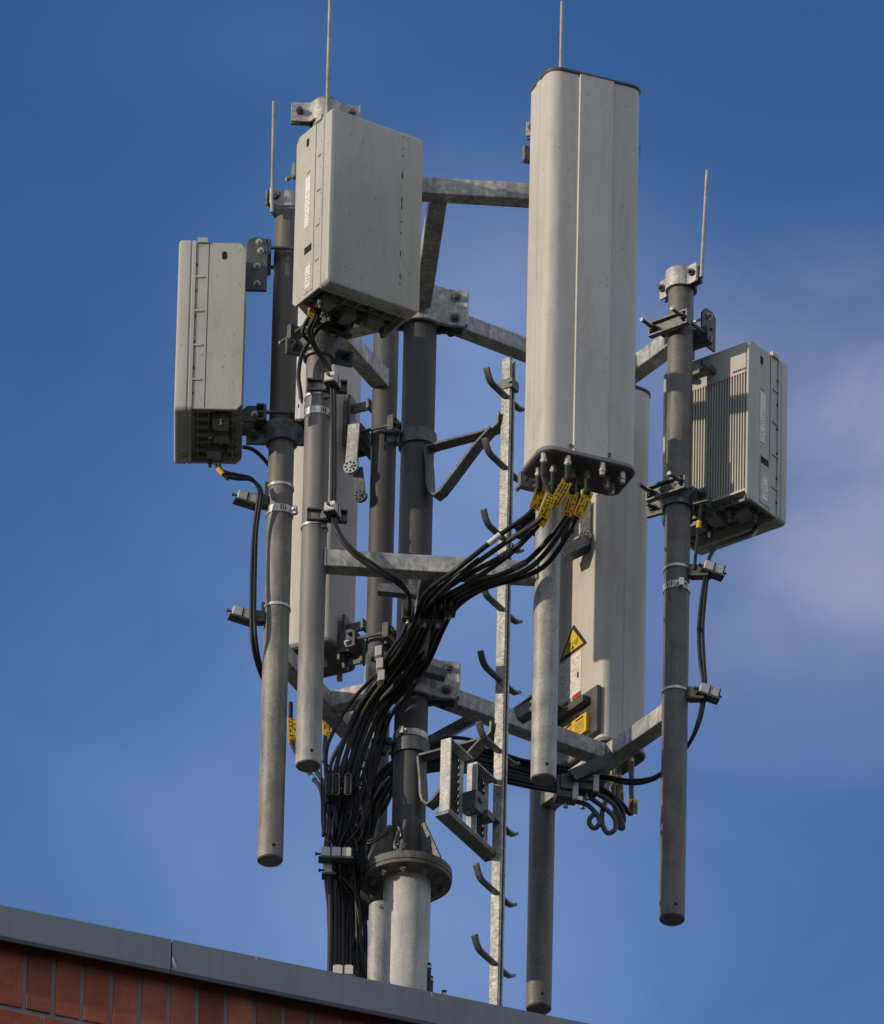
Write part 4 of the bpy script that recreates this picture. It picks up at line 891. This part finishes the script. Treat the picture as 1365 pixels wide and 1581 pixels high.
c = at(586, 1027, -100); t = thing('cable_clamp', tuple(c), 'upright stack of three pale clamp blocks holding the cable bend', 'cable clamp'); M = Matrix.Translation(c) @ Matrix.Rotation(R(-7), 4, 'Y')
for k in range(3):
    q = MB(M); z = (k-1)*22; q.plate([(-6, -10), (5, -8), (7, 10), (-4, 8)], (0, 0, z), (1, 0, 0), (0, 0, 1), 16); obj('block', q, BLOCK, t, bevel=1)
    q = MB(M); q.box((6, 3, z), (5, 14, 17)); obj('gasket', q, BLACK, t)
for k, (px, py, Y, lab) in enumerate(((630, 948, -270, 'square cable clamp under the channel, leftmost of the row'), (656, 952, -270, 'square cable clamp under the channel, second from left'), (676, 953, -275, 'square cable clamp under the channel, third from left'), (694, 940, -280, 'square cable clamp under the channel, rightmost'))):
    c = at(px, py, Y); t = thing('cable_clamp', tuple(c), lab, 'cable clamp', 'square clamps under the channel'); M = frameM(c.x, c.y, c.z, 5)
    q = MB(M); q.box((0, 6, 8), (18, 10, 34)); q.box((-8, 0, 0), (3, 16, 20)); q.box((8, 0, 0), (3, 16, 20)); q.box((0, 0, -10), (19, 16, 3)); obj('body', q, DSTEEL, t, bevel=.6)
    q = MB(M); q.cyl((0, -2, -11), (0, -2, -17), 2, 8); q.cyl((0, -2, -17), (0, -2, -19), 3.4, 10); obj('screw', q, BOLT, t)
cl_ = ((874, 1220, 170, 'cable clamp gripping the loops, left one of a pair'), (906, 1208, 180, 'cable clamp under the joint of the right arm and crossbar'))
for px, py, Y, lab in cl_:
    c = at(px, py, Y); t = thing('cable_clamp', tuple(c), lab, 'cable clamp', 'clamps on the looped cables'); M = frameM(c.x, c.y, c.z, 10)
    q = MB(M); q.box((0, 0, 0), (34, 26, 38)); q.box((-2, -15, 6), (20, 6, 26)); obj('body', q, DSTEEL, t, bevel=1)
    q = MB(M); q.box((12, -14, -8), (9, 5, 30)); obj('side_block', q, BLOCK, t, bevel=.8)
    q = MB(M); q.cyl((0, 0, -19), (0, 0, -28), 2, 8); q.cyl((0, 0, -28), (0, 0, -31), 4, 10); obj('screw', q, BOLT, t)
# strut channels carrying cable clamps
def channel(a, b, label, w_=16, mat=IRON):
    a, b = Vector(a), Vector(b); q = MB(); x, y, z = q.frame(a, b); q.bar(a-y*(w_/2-1), b-y*(w_/2-1), w_, 2.4); q.bar(a+x*(w_/2-1), b+x*(w_/2-1), 2.4, w_-3); q.bar(a-x*(w_/2-1), b-x*(w_/2-1), 2.4, w_-3); q.bar(a+y*(w_/2-2)+x*5, b+y*(w_/2-2)+x*5, 4, 2); q.bar(a+y*(w_/2-2)-x*5, b+y*(w_/2-2)-x*5, 4, 2)
    solo('strut_channel', q, mat, tuple(a), label, 'strut channel', 'steel channels that carry the cable clamps')
channel(at(584, 909, -262), at(718, 922, -266), 'level steel channel crossing under the front crossbar behind the cable bend')
channel(at(574, 1010, -62), at(688, 1043, -34), 'short steel channel on the lower mast clamp, running right behind the cables')
channel(at(646, 1155, 70), at(756, 1095, 120), 'slanting steel channel behind the ladder above the lower bracket', 18)
channel(at(800, 1106, 60), at(852, 1078, 30), 'short steel channel poking out left of the front right pole foot', 20)
channel(at(880, 1200, 150), at(944, 1172, 175), 'steel channel under the joint of the right arm and crossbar', 20, DSTEEL)
channel(at(556, 1296, -40), at(566, 1420, 40), 'upright steel channel behind the trunk clamps left of the flange', 15, DSTEEL)
q = MB(); q.bar(at(592, 1075, -10), at(588, 1165, 0), 16, 10); solo('steel_strip', q, DSTEEL, tuple(at(590, 1165, 0)), 'dark upright flat strip between the cables and the mast', 'steel strip', bevel=.8)
# split cable boots in mid trunk
for k, px in enumerate((508, 519, 537)):
    c = at(px, 1214, -66); q = MB(Matrix.Translation(c)); q.cyl((0, 0, -15), (0, 0, 15), 5.4, 16)
    o = solo('cable_boot', q, BLACK, tuple(c), ('left', 'middle', 'right')[k] + ' one of three wire bound boots on the cable trunk', 'cable boot', 'wire bound boots on the cable trunk')
    q = MB(Matrix.Translation(c)); pth = [(math.cos(R(a))*5 + 0, -6.2, (14 if math.sin(R(a)) > 0 else -14) + math.sin(R(a))*5) for a in range(0, 360, 20)]; pth.append(pth[0]); q.tube(pth, .6, 6); obj('wire_loop', q, IRON, o)
# coil of spare wire tied on the flange, with a frayed end
G6 = 'spare wire tied above the flange'
for k in range(6):
    j = lambda s: random.uniform(-s, s)
    cable([(548+j(3), 1293+j(3), -30), (556, 1299+j(3), -44), (575, 1298+j(4), -56), (598, 1285+j(4), -60), (610, 1274+j(3), -58), (617+j(3), 1272+j(3), -50), (618+j(5), 1290, -46), (616+j(5), 1310+j(6), -46), (612+j(8), 1316+j(6), -48)], 1.7, 'thin black wire of the tied coil above the round flange', G6, name='wire', cat='wire')
for k in range(12):
    j = lambda s: random.uniform(-s, s)
    cable([(616+j(4), 1280+j(6), -50), (616+j(8), 1296+j(6), -52+j(6)), (618+j(9), 1308+j(5), -50+j(8)), (616+j(9), 1320+j(6), -48)], 1.1, 'short frayed wire end above the round flange', 'frayed wire ends above the flange', mat=BOLT if k % 2 else BLACK, name='wire', cat='wire', n=6)
for k in range(22):                                                   # thin leads criss-crossing the trunk
    j = lambda s: random.uniform(-s, s); x0 = 515+j(12) + (k % 5)*11
    cable([(x0+j(20), 1190+j(20), -40+j(14)), (x0+j(16), 1230+j(12), -48+j(10)), (x0+j(14), 1275+j(14), -50+j(10)), (530+j(26), 1330+j(10), -44+j(10)), (535+j(24), 1400+j(20), -20+j(20)), (545+j(24), 1535, 0+j(20))], random.choice((1.4, 1.8, 2.2)), 'thin black lead woven through the cable trunk left of the mast', 'thin leads woven through the trunk', name='wire', cat='wire', n=6)
for o in list(bpy.data.objects):
    if '_c' in o: del o['_c']
for m in bpy.data.meshes: m.name = m.name
